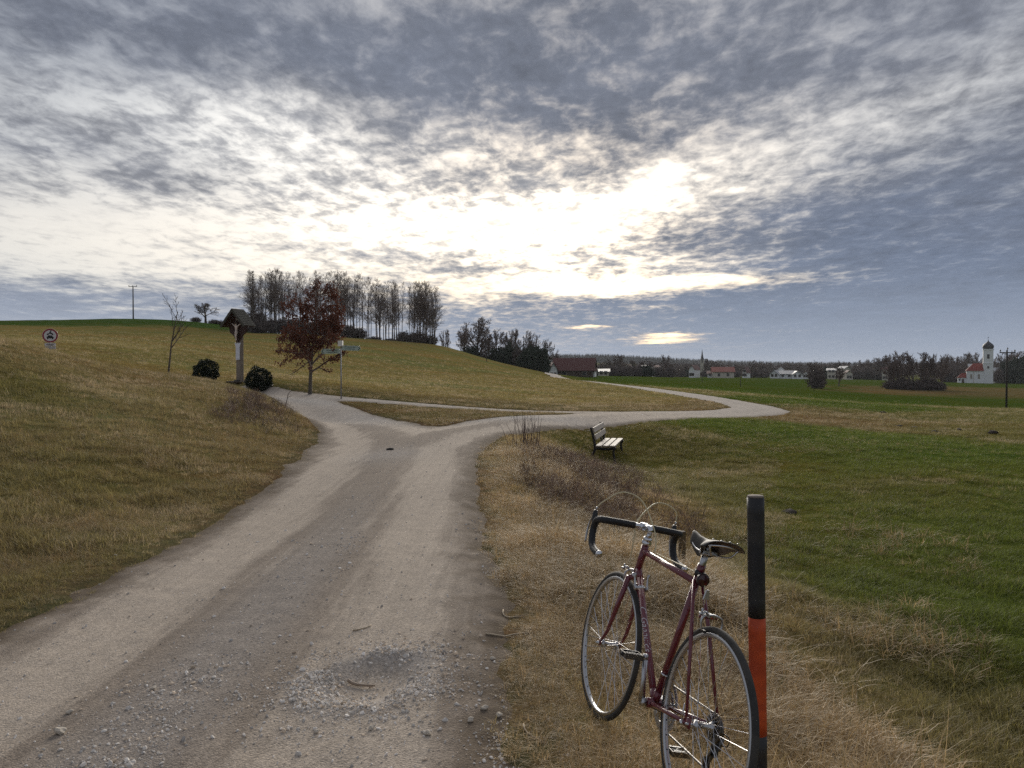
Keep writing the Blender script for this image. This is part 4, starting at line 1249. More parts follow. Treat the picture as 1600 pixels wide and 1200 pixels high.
for s_ in (1, -1):
    ang_ = math.atan2(.86, .85)
    q = MB(); q.box((0, 0, 0), (LS, .80, .03), (0, s_ * ang_, 0)); o = q.build('roof_board', M_BOARD, rf_); o.location = (s_ * LS / 2 * sl[0], -.14, 3.535 + LS / 2 * sl[1] - .02)
    q = MB(); q.box((0, 0, 0), (LS + .02, .035, .13), (0, s_ * ang_, 0)); o = q.build('barge_board', M_SHING, rf_); o.location = (s_ * LS / 2 * sl[0], -.565, 3.535 + LS / 2 * sl[1] - .03)
    for i in range(9):
        for j in range(7):
            t = (i + .5) / 9 * LS
            q = 'shing'
            if q not in SPK:
                w_ = MB(); w_.box((0, 0, 0), (.165, .118, .016)); SPK[q] = w_.mesh('shingle', M_SHING)
            o = link(bpy.data.objects.new('shingle', SPK[q]), rf_)
            o.location = (s_ * (t * sl[0] + .018), -.53 + j * .127 + rng.uniform(-.006, .006) + (.02 if i % 2 else 0), 3.545 + t * sl[1] + .018 + rng.uniform(0, .006)); o.rotation_euler = (0, s_ * (ang_ - .09), rng.uniform(-.03, .03))
rf_.scale = (.88, .88, .94); rf_.location.z = 3.5 * .06
# the carved figure: one continuous skin
def skin_body(name, verts, edges, radii, mat_, parent, root=0, lv=2):
    me_ = bpy.data.meshes.new(name); me_.from_pydata(verts, edges, []); me_.materials.append(mat_)
    o_ = link(bpy.data.objects.new(name, me_), parent)
    bm = bmesh.new(); bm.from_mesh(me_); ly = bm.verts.layers.skin.verify()
    for v, r_ in zip(bm.verts, radii): v[ly].radius = (r_, r_); v[ly].use_root = (v.index == root)
    bm.to_mesh(me_); bm.free()
    o_.modifiers.new('skin', 'SKIN').use_smooth_shade = True
    sb = o_.modifiers.new('sub', 'SUBSURF'); sb.levels = lv; sb.render_levels = lv
    return o_
fv = [(0, 0, 0), (0, 0, .13), (0, -.005, .25), (.005, -.02, .33), (.012, -.055, .395), (.012, -.06, .42),
      (.11, .0, .31), (.20, .01, .37), (.285, .015, .415), (.31, .015, .43), (-.11, .0, .31), (-.20, .01, .37), (-.285, .015, .415), (-.31, .015, .43),
      (.035, -.03, -.07), (.02, -.06, -.20), (.012, -.02, -.37), (.008, -.06, -.41), (-.035, -.03, -.07), (-.018, -.055, -.20), (-.008, -.015, -.36), (-.01, -.055, -.40)]
fe = [(0, 1), (1, 2), (2, 3), (3, 4), (4, 5), (2, 6), (6, 7), (7, 8), (8, 9), (2, 10), (10, 11), (11, 12), (12, 13), (0, 14), (14, 15), (15, 16), (16, 17), (0, 18), (18, 19), (19, 20), (20, 21)]
fr_ = [.062, .055, .066, .026, .046, .040, .030, .024, .018, .014, .030, .024, .018, .014, .042, .032, .022, .014, .042, .032, .022, .014]
fg = skin_body('carved_figure', fv, fe, fr_, M_FIG, cross); fg.location = (0, -.22, 2.44)
q = MB(); q.box((0, -.15, 2.42), (.10, .06, .95)); q.box((0, -.153, 2.84), (.72, .055, .09)); q.build('crucifix_beam', M_BOARD, cross, bevel=.006)
q = MB(); q.lathe([(.062, -.03), (.070, .0), (.055, .035)], 10, (.012, -.265, 2.87)); q.build('hair', mat('carved_hair', (.06, .035, .022), .7), cross)
q = MB(); q.torus(.055, .03, (0, 0, 0), 12, 6); o = q.build('loin_cloth', mat('carved_cloth', (.55, .50, .44), .7), cross, True); o.rotation_euler = (R(90), 0, 0); o.location = (0, -.225, 2.40); o.scale = (1, 1, 1)
q = MB(); q.box((0, -.17, 3.08), (.15, .02, .12)); q.build('name_board', mat('pale_board', (.30, .25, .21), .7), cross)
q = MB(); q.prism([(-.12, 1.12), (-.10, 1.10), (.10, 1.10), (.12, 1.12), (.12, 1.72), (.19, 1.93), (.06, 1.90), (0, 1.95), (-.06, 1.90), (-.19, 1.93), (-.12, 1.72)], -.125, -.150); q.build('plaque', M_PLAQ, cross, fixn=True)
q = MB(); q.lathe([(.12, 0), (.14, .06), (.13, .14), (.10, .15)], 12, (0, -.22, -.03)); q.build('lantern_pot', M_BLK, cross)
q = MB(); q.box((0, -.1, .02), (.9, .8, .10)); q.build('stone_base', mat('dark_soil_bed', (.06, .045, .035), .9, noise=(8, .6)), cross, bevel=.04)

# ------------------------------------------------------------------ road sign: no motor vehicles
M_GALV = mat('galvanised_post', (.30, .30, .31), .45, .6)
M_SWHT = mat('sign_white', (.68, .64, .68), .4)
M_SRED = mat('sign_red', (.30, .012, .025), .4)
M_SBLK = mat('sign_black', (.015, .015, .018), .5)
sgx, sgy = (79 - 800) / F * 33, 33.
sgz = gz(sgx, sgy); sc_z = P(79, 524.5, 33)[2] - sgz
sign = empty('traffic_sign', (sgx, sgy, sgz), (0, 0, R(18)), 'round red ringed no motor vehicles sign above white text plates', 'sign')
q = MB(); q.tube([(0, .035, -.3), (0, .035, sc_z + .30)], .030, 12); q.build('post', M_GALV, sign, True)
def disc(r0, r1, y0, y1, n_=48):
    q = MB(); q.lathe([(r0, y0), (r1, y0), (r1, y1), (r0, y1)] if r0 > 0 else [(0, y0), (r1, y0), (r1, y1), (0, y1)], n_, (0, 0, 0), 'y'); return q
for r0, r1, y0, y1, m__, nm in ((0, .30, 0, .004, M_SWHT, 'sign_plate'), (.232, .291, .0045, .0065, M_SRED, 'red_ring')):
    q = disc(r0, r1, y0, y1)
    if r0 > 0:
        q = MB(); a = np.arange(48) / 48 * 2 * math.pi; v = []
        for rr in (r0, r1): v += [(rr * math.cos(t), -.0065, rr * math.sin(t)) for t in a]
        q.add(v, [(i, 48 + i, 48 + (i + 1) % 48, (i + 1) % 48) for i in range(48)])
        o = q.build(nm, m__, sign)
    else:
        q = MB(); q.prism([(r1 * math.cos(t), r1 * math.sin(t)) for t in np.arange(48) / 48 * 2 * math.pi], 0, -.004); o = q.build(nm, m__, sign, fixn=True)
    o.location = (0, 0, sc_z)
def flat(name, polys, m__, y_, parent, z_):
    q = MB()
    for p_ in polys: q.prism(p_, y_, y_ - .002)
    o = q.build(name, m__, parent, fixn=True); o.location = (0, 0, z_); return o
def circ(cx_, cz_, r_, n_=16): return [(cx_ + r_ * math.cos(t), cz_ + r_ * math.sin(t)) for t in np.arange(n_) / n_ * 2 * math.pi]
flat('car_symbol', [[(-.125, -.115), (.125, -.115), (.135, -.06), (.10, -.035), (.06, .01), (-.06, .01), (-.10, -.035), (-.135, -.06)], [(-.12, -.145), (-.07, -.145), (-.07, -.116), (-.12, -.116)], [(.07, -.145), (.12, -.145), (.12, -.116), (.07, -.116)]], M_SBLK, -.0042, sign, sc_z)
flat('motorcycle_symbol', [circ(-.085, .055, .036), circ(.085, .055, .036), [(-.10, .075), (.07, .07), (.10, .11), (.03, .125), (-.06, .105)], [(-.03, .11), (.03, .115), (.05, .165), (.0, .19), (-.02, .16)], circ(.028, .205, .022)], M_SBLK, -.0042, sign, sc_z)
for i, (zc, tx) in enumerate(((-.375, 'Anlieger'), (-.515, 'Verkehr frei'))):
    q = MB(); q.box((0, -.002, sc_z + zc), (.42, .006, .125)); pt_ = q.build('text_plate', M_SWHT, sign, bevel=.001)
    q = MB(); 
    for bx_, sz_ in (((0, .058), (.40, .005)), ((0, -.058), (.40, .005))): q.box((bx_[0], -.006, sc_z + zc + bx_[1]), (sz_[0], .002, sz_[1]))
    q.build('plate_border', M_SBLK, pt_)
    tm = text_mesh(tx, .085 if i == 0 else .068, M_SBLK, 'lettering', 0, .001, .002); o = link(bpy.data.objects.new('lettering', tm), pt_); o.rotation_euler = (R(90), 0, 0); o.location = (0, -.0065, sc_z + zc)

# ------------------------------------------------------------------ finger post
M_PALE = mat('pale_green_sign', (.40, .47, .40), .4, noise=(8, .2))
M_DGRN = mat('dark_green_print', (.030, .075, .055), .5)
fx, fy, fz = on(533, 33)
fh = P(533, 533, 33)[2] - fz
fp = empty('finger_post', (fx, fy, fz), (0, 0, 0), 'cycle route finger post with two pale green arrow boards', 'signpost')
q = MB(); q.tube([(0, 0, -.3), (0, 0, fh - .18)], .028, 12); q.build('post', M_GALV, fp, True)
q = MB(); q.box((-.02, 0, fh - .10), (.20, .16, .24)); q.build('marker_box', mat('white_marker_box', (.75, .72, .66), .5), fp, bevel=.006)
def finger(s_, zc, L_, tilt, label):
    e = empty('x', (0, 0, 0)); bpy.data.objects.remove(e)
    pts = [(0, -.105), (L_ - .09, -.105), (L_, 0), (L_ - .09, .105), (0, .105)]
    q = MB(); q.prism([(s_ * a, b) for a, b in pts], -.012, .012); o = q.build('arrow_board', M_PALE, fp, fixn=True); o.location = (s_ * .035, 0, zc); o.rotation_euler = (0, tilt, R(s_ * 4)); tag(o, label)
    ch_ = MB(); ch_.prism([(s_ * a, b) for a, b in [(L_ - .14, -.085), (L_ - .105, -.085), (L_ - .035, 0), (L_ - .105, .085), (L_ - .14, .085), (L_ - .075, 0)]], -.0125, -.0145); ch_.build('chevron', M_DGRN, o, fixn=True)
    for zl, n_ in ((.042, 7), (-.042, 6)):
        q = MB(); xx = .12
        for w_ in range(n_):
            ww = rng.uniform(.03, .085); q.box((s_ * (xx + ww / 2), -.0135, zl + rng.uniform(-.003, .003)), (ww, .002, rng.uniform(.026, .038))); xx += ww + .012
            if xx > L_ - .24: break
        q.build('faded_lettering', M_DGRN, o)['kind'] = 'stuff'
finger(-1, P(533, 548.5, 33)[2] - fz, .84, R(-1), 'arrow board pointing towards the wayside cross'); finger(1, P(533, 543.5, 33)[2] - fz, .80, R(1.5), 'arrow board pointing down the valley track')

# ------------------------------------------------------------------ utility poles
M_POLE = mat('tarred_pole', (.045, .036, .030), .8, noise=(5, .5))
def utility(px, py0, d, top_py, arm, label, insul=True, r=.13, group=None, drop=.0):
    x_ = (px - 800) / F * d; z0 = gz(x_, d); z1 = P(px, top_py, d)[2]
    o = empty('utility_pole', (x_, d, z0), (0, 0, 0), label, 'pole', group)
    q = MB(); q.tube([(0, 0, -.4), (0, 0, z1 - z0)], [r, r * .72], 10); q.build('post', M_POLE, o, True)
    if arm:
        q = MB(); q.box((0, -.12, z1 - z0 - drop), (arm, .12, .14)); q.build('crossarm', M_POLE, o)
        for xx in (-arm / 2 + .08, 0, arm / 2 - .08):
            q = MB(); q.lathe([(.03, 0), (.03, .10), (.085, .12), (.095, .22), (.06, .30), (.03, .34)], 8, (xx, -.12, z1 - z0 - drop + .07 if xx else z1 - z0 + .0)); q.build('insulator', M_BLK, o, True)
    return o, z1
utility(209, 498, 188, 448, 2.0, 'tarred utility pole with crossarm standing on the green hill crest', r=.16)
up2_, zt = utility(1573, 638, 105, 547, 2.1, 'brown utility pole with crossarm in the field before the onion dome church', r=.14, drop=.35)
utility(760.5, 560, 141, 533, 0, 'thin bare pole rising behind the hill shoulder', r=.07)
utility(1097, 597, 190, 577, 0, 'thin grey field pole before the needle spire church', r=.07)
utility(1157, 605, 150, 589, 0, 'short thin pole in the far green field', r=.07)
utility(1272, 606, 140, 562, 0, 'tall thin pole in front of the dark alder', r=.05)

# ------------------------------------------------------------------ small things on the track and the fields
M_STALK = mat('bleached_stalk', (.42, .34, .24), .8)
def lying(px, py, d0, length, yaw, r, label, bend=.1, branch=True, mat_=M_STALK, nm='dry_stalk', zoff=.0):
    x_ = (px - 800) / F * d0
    pts = []
    for t in np.linspace(-.5, .5, 7):
        xx = x_ + math.cos(yaw) * t * length - math.sin(yaw) * bend * length * (t * t * 4 - .3); yy = d0 + math.sin(yaw) * t * length + math.cos(yaw) * bend * length * (t * t * 4 - .3)
        zz = max(float(road_z(np.array([xx]), np.array([yy]))[0]), gz(xx, yy)) + r * 1.1 + zoff
        pts.append((xx, yy, zz))
    pts = np.array(pts); c_ = pts[3].copy()
    q = MB(); q.tube(pts - c_, np.linspace(r, r * .6, 7), 6); o = q.build(nm, mat_, None, True); o.location = c_
    if branch:
        q = MB(); q.tube([pts[4] - c_, pts[5] - c_ + np.array((-math.sin(yaw), math.cos(yaw), .15)) * length * .12, pts[6] - c_ + np.array((-math.sin(yaw), math.cos(yaw), .1)) * length * .25], [r * .7, r * .6, r * .4], 5); q.build('side_shoot', mat_, o, True)
    tag(o, label, 'stalk' if nm == 'dry_stalk' else 'stick'); return o
lying(802, 985, 4.72, .34, R(18), .0055, 'pale forked plant stalk lying across the track edge', .08)
lying(793, 957, 5.1, .20, R(-55), .005, 'short bent plant stalk lying by the gravel edge', .25)
lying(562, 1068, 4.03, .15, R(-12), .009, 'brown broken stick lying in the pothole', .1, False, mat('brown_stick', (.30, .235, .18), .8), 'broken_stick', .004)
lying(566, 985, 4.75, .14, R(50), .0045, 'thin straw piece lying behind the pothole', .1, False)
lying(830, 1150, 3.4, .20, R(-60), .0045, 'straw stalk lying at the near verge gravel', .15)
q = MB(); bm = bmesh.new(); bmesh.ops.create_icosphere(bm, subdivisions=2, radius=1)
vv = np.array([v.co for v in bm.verts]); ff = [tuple(v.index for v in f.verts) for f in bm.faces]; bm.free()
def blob(name, x_, y_, s_, mat_, label, cat, seed, group=None, sink=.3, road=True):
    rr = np.random.default_rng(seed); n_ = 1 + .22 * np.array([math.sin(3.1 * a + 2.3 * b * rr.uniform(.8, 1.2) + 1.7 * c + seed) for a, b, c in vv]) + rr.uniform(-.09, .09, len(vv))
    q = MB(); q.add(vv * n_[:, None] * np.array(s_), ff); o = q.build(name, mat_, None, False)
    z_ = float(road_z(np.array([x_]), np.array([y_]))[0]) if road else gz(x_, y_)
    o.location = (x_, y_, z_ + s_[2] * (1 - sink)); o.rotation_euler = (0, 0, rr.uniform(0, 6)); tag(o, label, cat, group); return o
M_ROCK = mat('pale_limestone', (.52, .46, .38), .9, noise=(60, .5), bump=(90, .4, .003))
def rx_(px, py): d_ = CAMZ * F / (py - 578); return (px - 800) / F * d_, d_
for i, (px, py, s_) in enumerate([(88, 1153, .024), (236, 1087, .014), (103, 1120, .013), (540, 1090, .013), (667, 1153, .015), (578, 1143, .013), (492, 1148, .012), (780, 1118, .016), (757, 1110, .015), (735, 1130, .014), (770, 1030, .014), (665, 1013, .010)]):
    x_, y_ = rx_(px, py)
    lab = 'largest pale stone lying on the smooth wheel track' if i == 0 else 'fist sized or smaller loose pale stone on the gravel track'
    blob('loose_stone', x_, y_, (s_ * 1.2, s_, s_ * .7), M_ROCK, lab, 'stone', 40 + i, 'larger loose stones on the track')
x_, y_ = rx_(609, 705); blob('soil_clod', x_, y_, (.10, .05, .022), mat('dark_clod', (.02, .018, .016), .9), 'dark flat soil clod lying on the track', 'clod', 77)
M_SOIL = mat('molehill_soil', (.070, .055, .045), .95, noise=(20, .6), bump=(25, .8, .03))
for i, (px, d_, s_, lab) in enumerate([(1235, 12.0, .15, 'grey molehill in the green field behind the marker post'), (1430, 31, .20, 'dark mole mound on the tan strip of the valley field'), (1405, 32, .17, ''), (1462, 28, .18, ''), (1552, 27.5, .22, ''), (1380, 44, .26, ''), (1500, 29.5, .16, '')]):
    x_ = (px - 800) / F * d_
    blob('molehill', x_, d_, (s_ * .7, s_ * .6, s_ * .3), M_SOIL, lab or 'dark mole mound on the tan strip of the valley field', 'molehill', 90 + i, 'molehills in the valley field', .55, False)
# leaning twig at the bank edge
x_, d_ = (443 - 800) / F * 24.5, 24.5
z_ = gz(x_, d_); q = MB(); q.tube(spline([(0, 0, -.1), (.10, 0, .28), (.16, 0, .52), (.30, 0, .62)], 4), np.linspace(.014, .006, 13), 6); q.tube([(.13, 0, .38), (.24, .03, .44)], [.007, .004], 5)
o = q.build('leaning_twig', mat('dark_twig', (.05, .03, .03), .8), None, True); o.location = (x_, d_, z_); tag(o, 'dark bent twig sticking up at the edge of the left bank', 'twig')


# ------------------------------------------------------------------ trees
M_BARK = mat('dark_bark', (.10, .082, .070), .9, noise=(4, .6))
M_BIRCH = mat('birch_bark', (.175, .155, .135), .85, two=((.055, .045, .04), 3.), noise=(5, .5))
M_TWIG = mat('bare_twigs', (.15, .112, .098), .9)
M_TWIG2 = mat('birch_twigs', (.13, .092, .075), .9)
M_DRYB = mat('bare_hedge_twigs', (.062, .046, .038), .95)


def rot_about(v, ax, a):
    ax = ax / max(np.linalg.norm(ax), 1e-9)
    return v * math.cos(a) + np.cross(ax, v) * math.sin(a) + ax * np.dot(ax, v) * (1 - math.cos(a))


def perp(v, rg):
    q = np.cross(v, rg.normal(0, 1, 3)); return q / max(np.linalg.norm(q), 1e-9)


def grow(rg, p, d, L, r, lev, spec, out):
    """one limb and everything on it; spec per level: children, angle, length ratio, wander, lift"""
    nseg = (6, 4, 3, 2, 2)[min(lev, 4)]
    pts = [p]; dd = d / np.linalg.norm(d)
    sp = spec[lev]
    for _ in range(nseg):
        dd = dd + rg.normal(0, sp['w'], 3) + np.array((0, 0, sp['up'])); dd /= np.linalg.norm(dd)
        pts.append(pts[-1] + dd * L / nseg)
    pts = np.array(pts)
    re = r * sp.get('te', .35)
    rad = np.linspace(r, re, nseg + 1)
    out.append((lev, pts, rad))
    if lev + 1 >= len(spec): return
    for i in range(int(sp['n'] * rg.uniform(.8, 1.2) + .5)):
        t = sp['t0'] + (1 - sp['t0']) * (i + rg.uniform(0, 1)) / sp['n']
        t = min(t, .99)
        f_ = t * nseg; a = int(f_); q = pts[a] + (pts[min(a + 1, nseg)] - pts[a]) * (f_ - a)
        tg = pts[min(a + 1, nseg)] - pts[a]; tg /= np.linalg.norm(tg)
        nd = rot_about(tg, perp(tg, rg), sp['ang'] * rg.uniform(.7, 1.3))
        shape = sp['len'](t) if callable(sp['len']) else sp['len'] * (1.15 - .6 * t)
        rr = max(min(rad[a] * sp.get('rr', .55), rad[a] * .9), spec[-1]['rmin'])
        grow(rg, q, nd, L * shape * rg.uniform(.75, 1.2), rr, lev + 1, spec, out)


def tree_meshes(name, seed, H, r, spec, mb, mt, split=1, lean=.02):
    rg_ = np.random.default_rng(seed); out = []
    grow(rg_, np.array((0, 0, -.15)), np.array((rg_.normal(0, lean), rg_.normal(0, lean), 1.)), H, r, 0, spec, out)
    a, b = MB(), MB()
    for lev, pts, rad in out:
        (a if lev < split else b).tube(pts, rad, (8, 5, 4, 3, 3)[min(lev, 4)], False)
    return a.mesh(name + '_trunk', mb, True), b.mesh(name + '_branches', mt, True), [o_ for o_ in out]


def plant(name, meshes, loc, rz, s, label, cat, group=None, parts=('trunk', 'branches')):
    e = empty(name, loc, (0, 0, rz), label, cat, group); e.scale = (s[0], s[0], s[1]) if isinstance(s, tuple) else (s, s, s)
    for nm, m__ in zip(parts, meshes):
        link(bpy.data.objects.new(nm, m__), e)
    return e


birch_spec = lambda: [dict(n=27, ang=.74, len=lambda t: .26 * (1 - .75 * max(t - .45, 0) / .55) * (.55 + .45 * min((t - .2) / .3, 1)), w=.018, up=.05, t0=.30, te=.12, rr=.42, rmin=.016),
                      dict(n=8, ang=.6, len=.45, w=.12, up=.10, t0=.2, te=.35, rr=.6, rmin=.012),
                      dict(n=3, ang=.6, len=.5, w=.2, up=-.02, t0=.3, te=.5, rmin=.012), dict(w=.25, up=-.05, rmin=.012, te=.6)]
def broad_spec(n0=9, spread=.62, tw=5, rm=.018):
    return [dict(n=n0, ang=.75, len=spread, w=.06, up=.03, t0=.28, te=.25, rr=.62, rmin=rm), dict(n=7, ang=.7, len=.55, w=.16, up=.10, t0=.25, te=.3, rr=.6, rmin=rm),
            dict(n=tw, ang=.65, len=.5, w=.2, up=.05, t0=.2, te=.4, rr=.6, rmin=rm), dict(n=4, ang=.7, len=.5, w=.25, up=.04, t0=.2, te=.5, rmin=rm), dict(w=.3, up=0., rmin=rm, te=.6)]

BIRCH = [tree_meshes('birch%d' % i, 100 + i, 13.2, .125, birch_spec(), M_BIRCH, M_TWIG2)[:2] for i in range(9)]
rb = np.random.default_rng(55)
cnt = 0
edgepx = np.interp
for i in range(106):
    px = rb.uniform(392, 680); d_ = rb.uniform(158, 186)
    if i < 3: px, d_ = (398, 416, 430)[i], 166
    if i in (3, 4, 5): px, d_ = (672, 679, 660)[i - 3], 160
    top = np.interp(px, [390, 400, 430, 480, 520, 560, 590, 640, 665, 684], [432, 428, 426, 430, 430, 432, 445, 446, 448, 452]) + rb.uniform(-4, 9)
    x_, y_, z_ = on(px, d_); H_ = P(px, top, d_)[2] - z_
    fat = 1.35 if i < 6 else rb.uniform(.8, 1.1)
    plant('birch_tree', BIRCH[i % 9], (x_, y_, z_), rb.uniform(0, 6.28), (H_ / 13.0 * fat * (1.1 if i < 6 else .95), H_ / 13.0), 'slender bare birch standing in the hilltop grove', 'tree', 'birches in the hilltop grove')

# dense leafless or evergreen shrubs: leaf clumps through the volume
def clump_mesh(name, seed, n, size, mat_, squash=.9, hollow=.35, up=.0, thin=.42, la=1.):
    rg_ = np.random.default_rng(seed)
    u = rg_.normal(0, 1, (n, 3)); u /= np.linalg.norm(u, axis=1, keepdims=True)
    rr = hollow + (1 - hollow) * rg_.uniform(0, 1, n) ** .45
    lob = 1 + la * .22 * np.sin(u[:, 0] * 5 + seed) * np.sin(u[:, 1] * 6 + 2 * seed) + la * .13 * np.sin(u[:, 2] * 9 + u[:, 0] * 7 + seed)
    c = u * (rr * lob)[:, None]; c[:, 2] = np.where(c[:, 2] < 0, c[:, 2] * .75, c[:, 2]) * squash + squash * .72
    a = rg_.normal(0, 1, (n, 3)) + u * up; a /= np.linalg.norm(a, axis=1, keepdims=True)
    b = np.cross(a, rg_.normal(0, 1, (n, 3))); b /= np.linalg.norm(b, axis=1, keepdims=True)
    s_ = size * rg_.uniform(.6, 1.3, (n, 1))
    v = np.stack([c - a * s_, c + b * s_ * thin, c + a * s_, c - b * s_ * thin], 1).reshape(-1, 3)
    return grid_mesh(name, v, np.arange(4 * n).reshape(n, 4), mat_, False)


M_THK = mat('thicket_twigs', (.15, .118, .105), .95, noise=(1.5, .6))
M_EVG = mat('dark_evergreen', (.042, .056, .036), .9, noise=(1.5, .6))
THK = [clump_mesh('thicket%d' % i, 60 + i, 2600, .16, M_THK, .85, .1, thin=.16) for i in range(4)]
EVG = [clump_mesh('evergreen%d' % i, 70 + i, 1800, .15, M_EVG, .95, .3) for i in range(3)]
STEMS = []
for i in range(3):
    q = MB(); rg_ = np.random.default_rng(80 + i)
    for _ in range(7):
        q.tube([(rg_.normal(0, .12), rg_.normal(0, .12), -.1), (rg_.normal(0, .3), rg_.normal(0, .3), .6), (rg_.normal(0, .5), rg_.normal(0, .5), 1.2)], [.05, .035, .015], 4, False)
    STEMS.append(q.mesh('shrub_stems%d' % i, M_BARK))
def shrub(px, d, w_px, h_px, kind, i, label, group=None, name='shrub', sink=.1):
    x_, y_, z_ = on(px, d, 0); k_ = d / F
    e = empty(name, (x_, y_, z_ - sink), (0, 0, i * 1.7), label, 'shrub', group); e.scale = (w_px * k_ / 2, w_px * k_ / 2, h_px * k_ / 1.65)
    link(bpy.data.objects.new('foliage' if kind == 'e' else 'twigs', (EVG if kind == 'e' else THK)[i % 3]), e); link(bpy.data.objects.new('stems', STEMS[i % 3]), e)
    return e
for i, (px, d_, w_, h_) in enumerate([(402, 164, 30, 22), (425, 162, 34, 26), (448, 163, 34, 30), (470, 160, 34, 28), (495, 165, 36, 26), (520, 162, 34, 28), (545, 161, 30, 24), (562, 163, 26, 20), (585, 166, 24, 9), (610, 166, 24, 8), (632, 161, 26, 20), (652, 160, 28, 22), (672, 162, 26, 18), (392, 170, 26, 34), (405, 172, 28, 40)]):
    shrub(px, d_, w_, h_, 't', i, 'dark leafless thicket under the hilltop birches', 'thickets under the birches')

# bare broad trees
BROAD = [tree_meshes('broad%d' % i, 200 + i, 6.6, .30, broad_spec(11 + i % 3, .66, 6, .034), M_BARK, M_TWIG)[:2] for i in range(5)]
FARB = [tree_meshes('far%d' % i, 230 + i, 6.4, .26, [dict(n=12 + i % 4, ang=.62 + .06 * (i % 3), len=.66, w=.06, up=.04, t0=.18, te=.3, rr=.6, rmin=.045), dict(n=8, ang=.65, len=.55, w=.15, up=.1, t0=.2, te=.4, rr=.6, rmin=.045), dict(n=7, ang=.7, len=.5, w=.2, up=.05, t0=.2, te=.5, rmin=.04), dict(w=.25, up=.0, rmin=.04, te=.7)], M_BARK, M_TWIG)[:2] for i in range(7)]
def extent(ms):
    zz = 0; rr = 0
    for m__ in ms:
        v = np.empty(len(m__.vertices) * 3, np.float32); m__.vertices.foreach_get('co', v); v = v.reshape(-1, 3); zz = max(zz, v[:, 2].max()); rr = max(rr, np.percentile(np.hypot(v[:, 0], v[:, 1]), 97))
    return zz, rr
EXT = {id(b): extent(b) for b in BROAD + FARB}
def bare(px, d, top_py, w_px, ms, rz, label, group=None, name='bare_tree', sink=0.):
    x_, y_, z_ = on(px, d); H_ = P(px, top_py, d)[2] - z_ + sink; hz, rr = EXT[id(ms)]
    plant(name, ms, (x_, y_, z_ - sink), rz, (w_px * d / F / 2 / rr, H_ / hz), label, 'tree', group)
bare(322, 186, 473, 44, BROAD[0], 1., 'round bare tree on the far edge of the green crest')
for i, (px, w_, h_) in enumerate([(307, 16, 9), (335, 18, 8), (346, 16, 8)]): shrub(px, 187, w_, h_, 't', i, 'low dark bush beside the round crest tree', 'bushes beside the crest tree')
for i, (px, d_, top_, w_) in enumerate([(698, 210, 513, 22), (745, 190, 494, 62), (728, 200, 502, 30), (775, 195, 512, 40), (792, 200, 517, 34), (805, 195, 512, 34), (822, 200, 515, 34), (838, 195, 522, 30), (853, 195, 528, 28), (866, 250, 545, 22), (764, 200, 520, 30)]):
    bare(px, d_, top_, w_, BROAD[i % 5], i * 1.3, 'bare oak with a wide crown behind the hill shoulder' if i == 1 else 'bare tree in the wood behind the hill shoulder', 'wood behind the hill shoulder')
for i, (px, d_, w_, h_) in enumerate([(700, 190, 26, 22), (716, 190, 26, 26), (735, 185, 34, 34), (757, 185, 36, 36), (778, 183, 36, 40), (797, 180, 36, 46), (815, 178, 36, 50), (833, 176, 34, 48), (846, 174, 28, 46), (690, 190, 22, 18), (824, 172, 30, 38), (840, 190, 26, 40)]):
    shrub(px, d_, w_, h_, 'e' if i % 3 else 't', i, 'dark dense evergreen growth behind the hill shoulder' if i % 3 else 'dense leafless undergrowth behind the hill shoulder', 'undergrowth behind the hill shoulder', sink=.4)


# conifers
def conifer_mesh(name, seed, mat_, n=26, H=10., wd=2.1):
    rg_ = np.random.default_rng(seed); q = MB()
    for i in range(n):
        t = i / n; z_ = H * (.08 + .9 * t); L_ = wd * (1 - t) ** .85 + .12
        for k_ in range(9):
            a = rg_.uniform(0, 6.28); l_ = L_ * rg_.uniform(.7, 1.15); w_ = .16 * l_ + .12
            c0 = np.array((0, 0, z_)); tip = np.array((math.cos(a) * l_, math.sin(a) * l_, z_ - .35 * l_)); sd__ = np.array((-math.sin(a), math.cos(a), 0)) * w_
            q.add([c0, (c0 + tip) / 2 + sd__ + (0, 0, .1), tip, (c0 + tip) / 2 - sd__ + (0, 0, .1)], [(0, 1, 2, 3)])
    return q.mesh(name, mat_)
M_CON = mat('spruce_needles', (.020, .034, .024), .9, noise=(1., .5))
CON = [conifer_mesh('spruce%d' % i, 300 + i, M_CON) for i in range(3)]
q = MB(); q.tube([(0, 0, -.3), (0, 0, 9.5)], [.16, .03], 6, False); CTR = q.mesh('spruce_trunk', M_BARK)
def spruce(px, d, top_py, w_px, i, label, group=None):
    x_, y_, z_ = on(px, d); H_ = P(px, top_py, d)[2] - z_
    plant('spruce_tree', (CTR, CON[i % 3]), (x_, y_, z_), i, (w_px * d / F / 4.2, H_ / 9.9), label, 'tree', group, ('trunk', 'crown'))
spruce(818, 190, 522, 14, 0, 'dark spruce standing among the bare trees behind the hill shoulder')

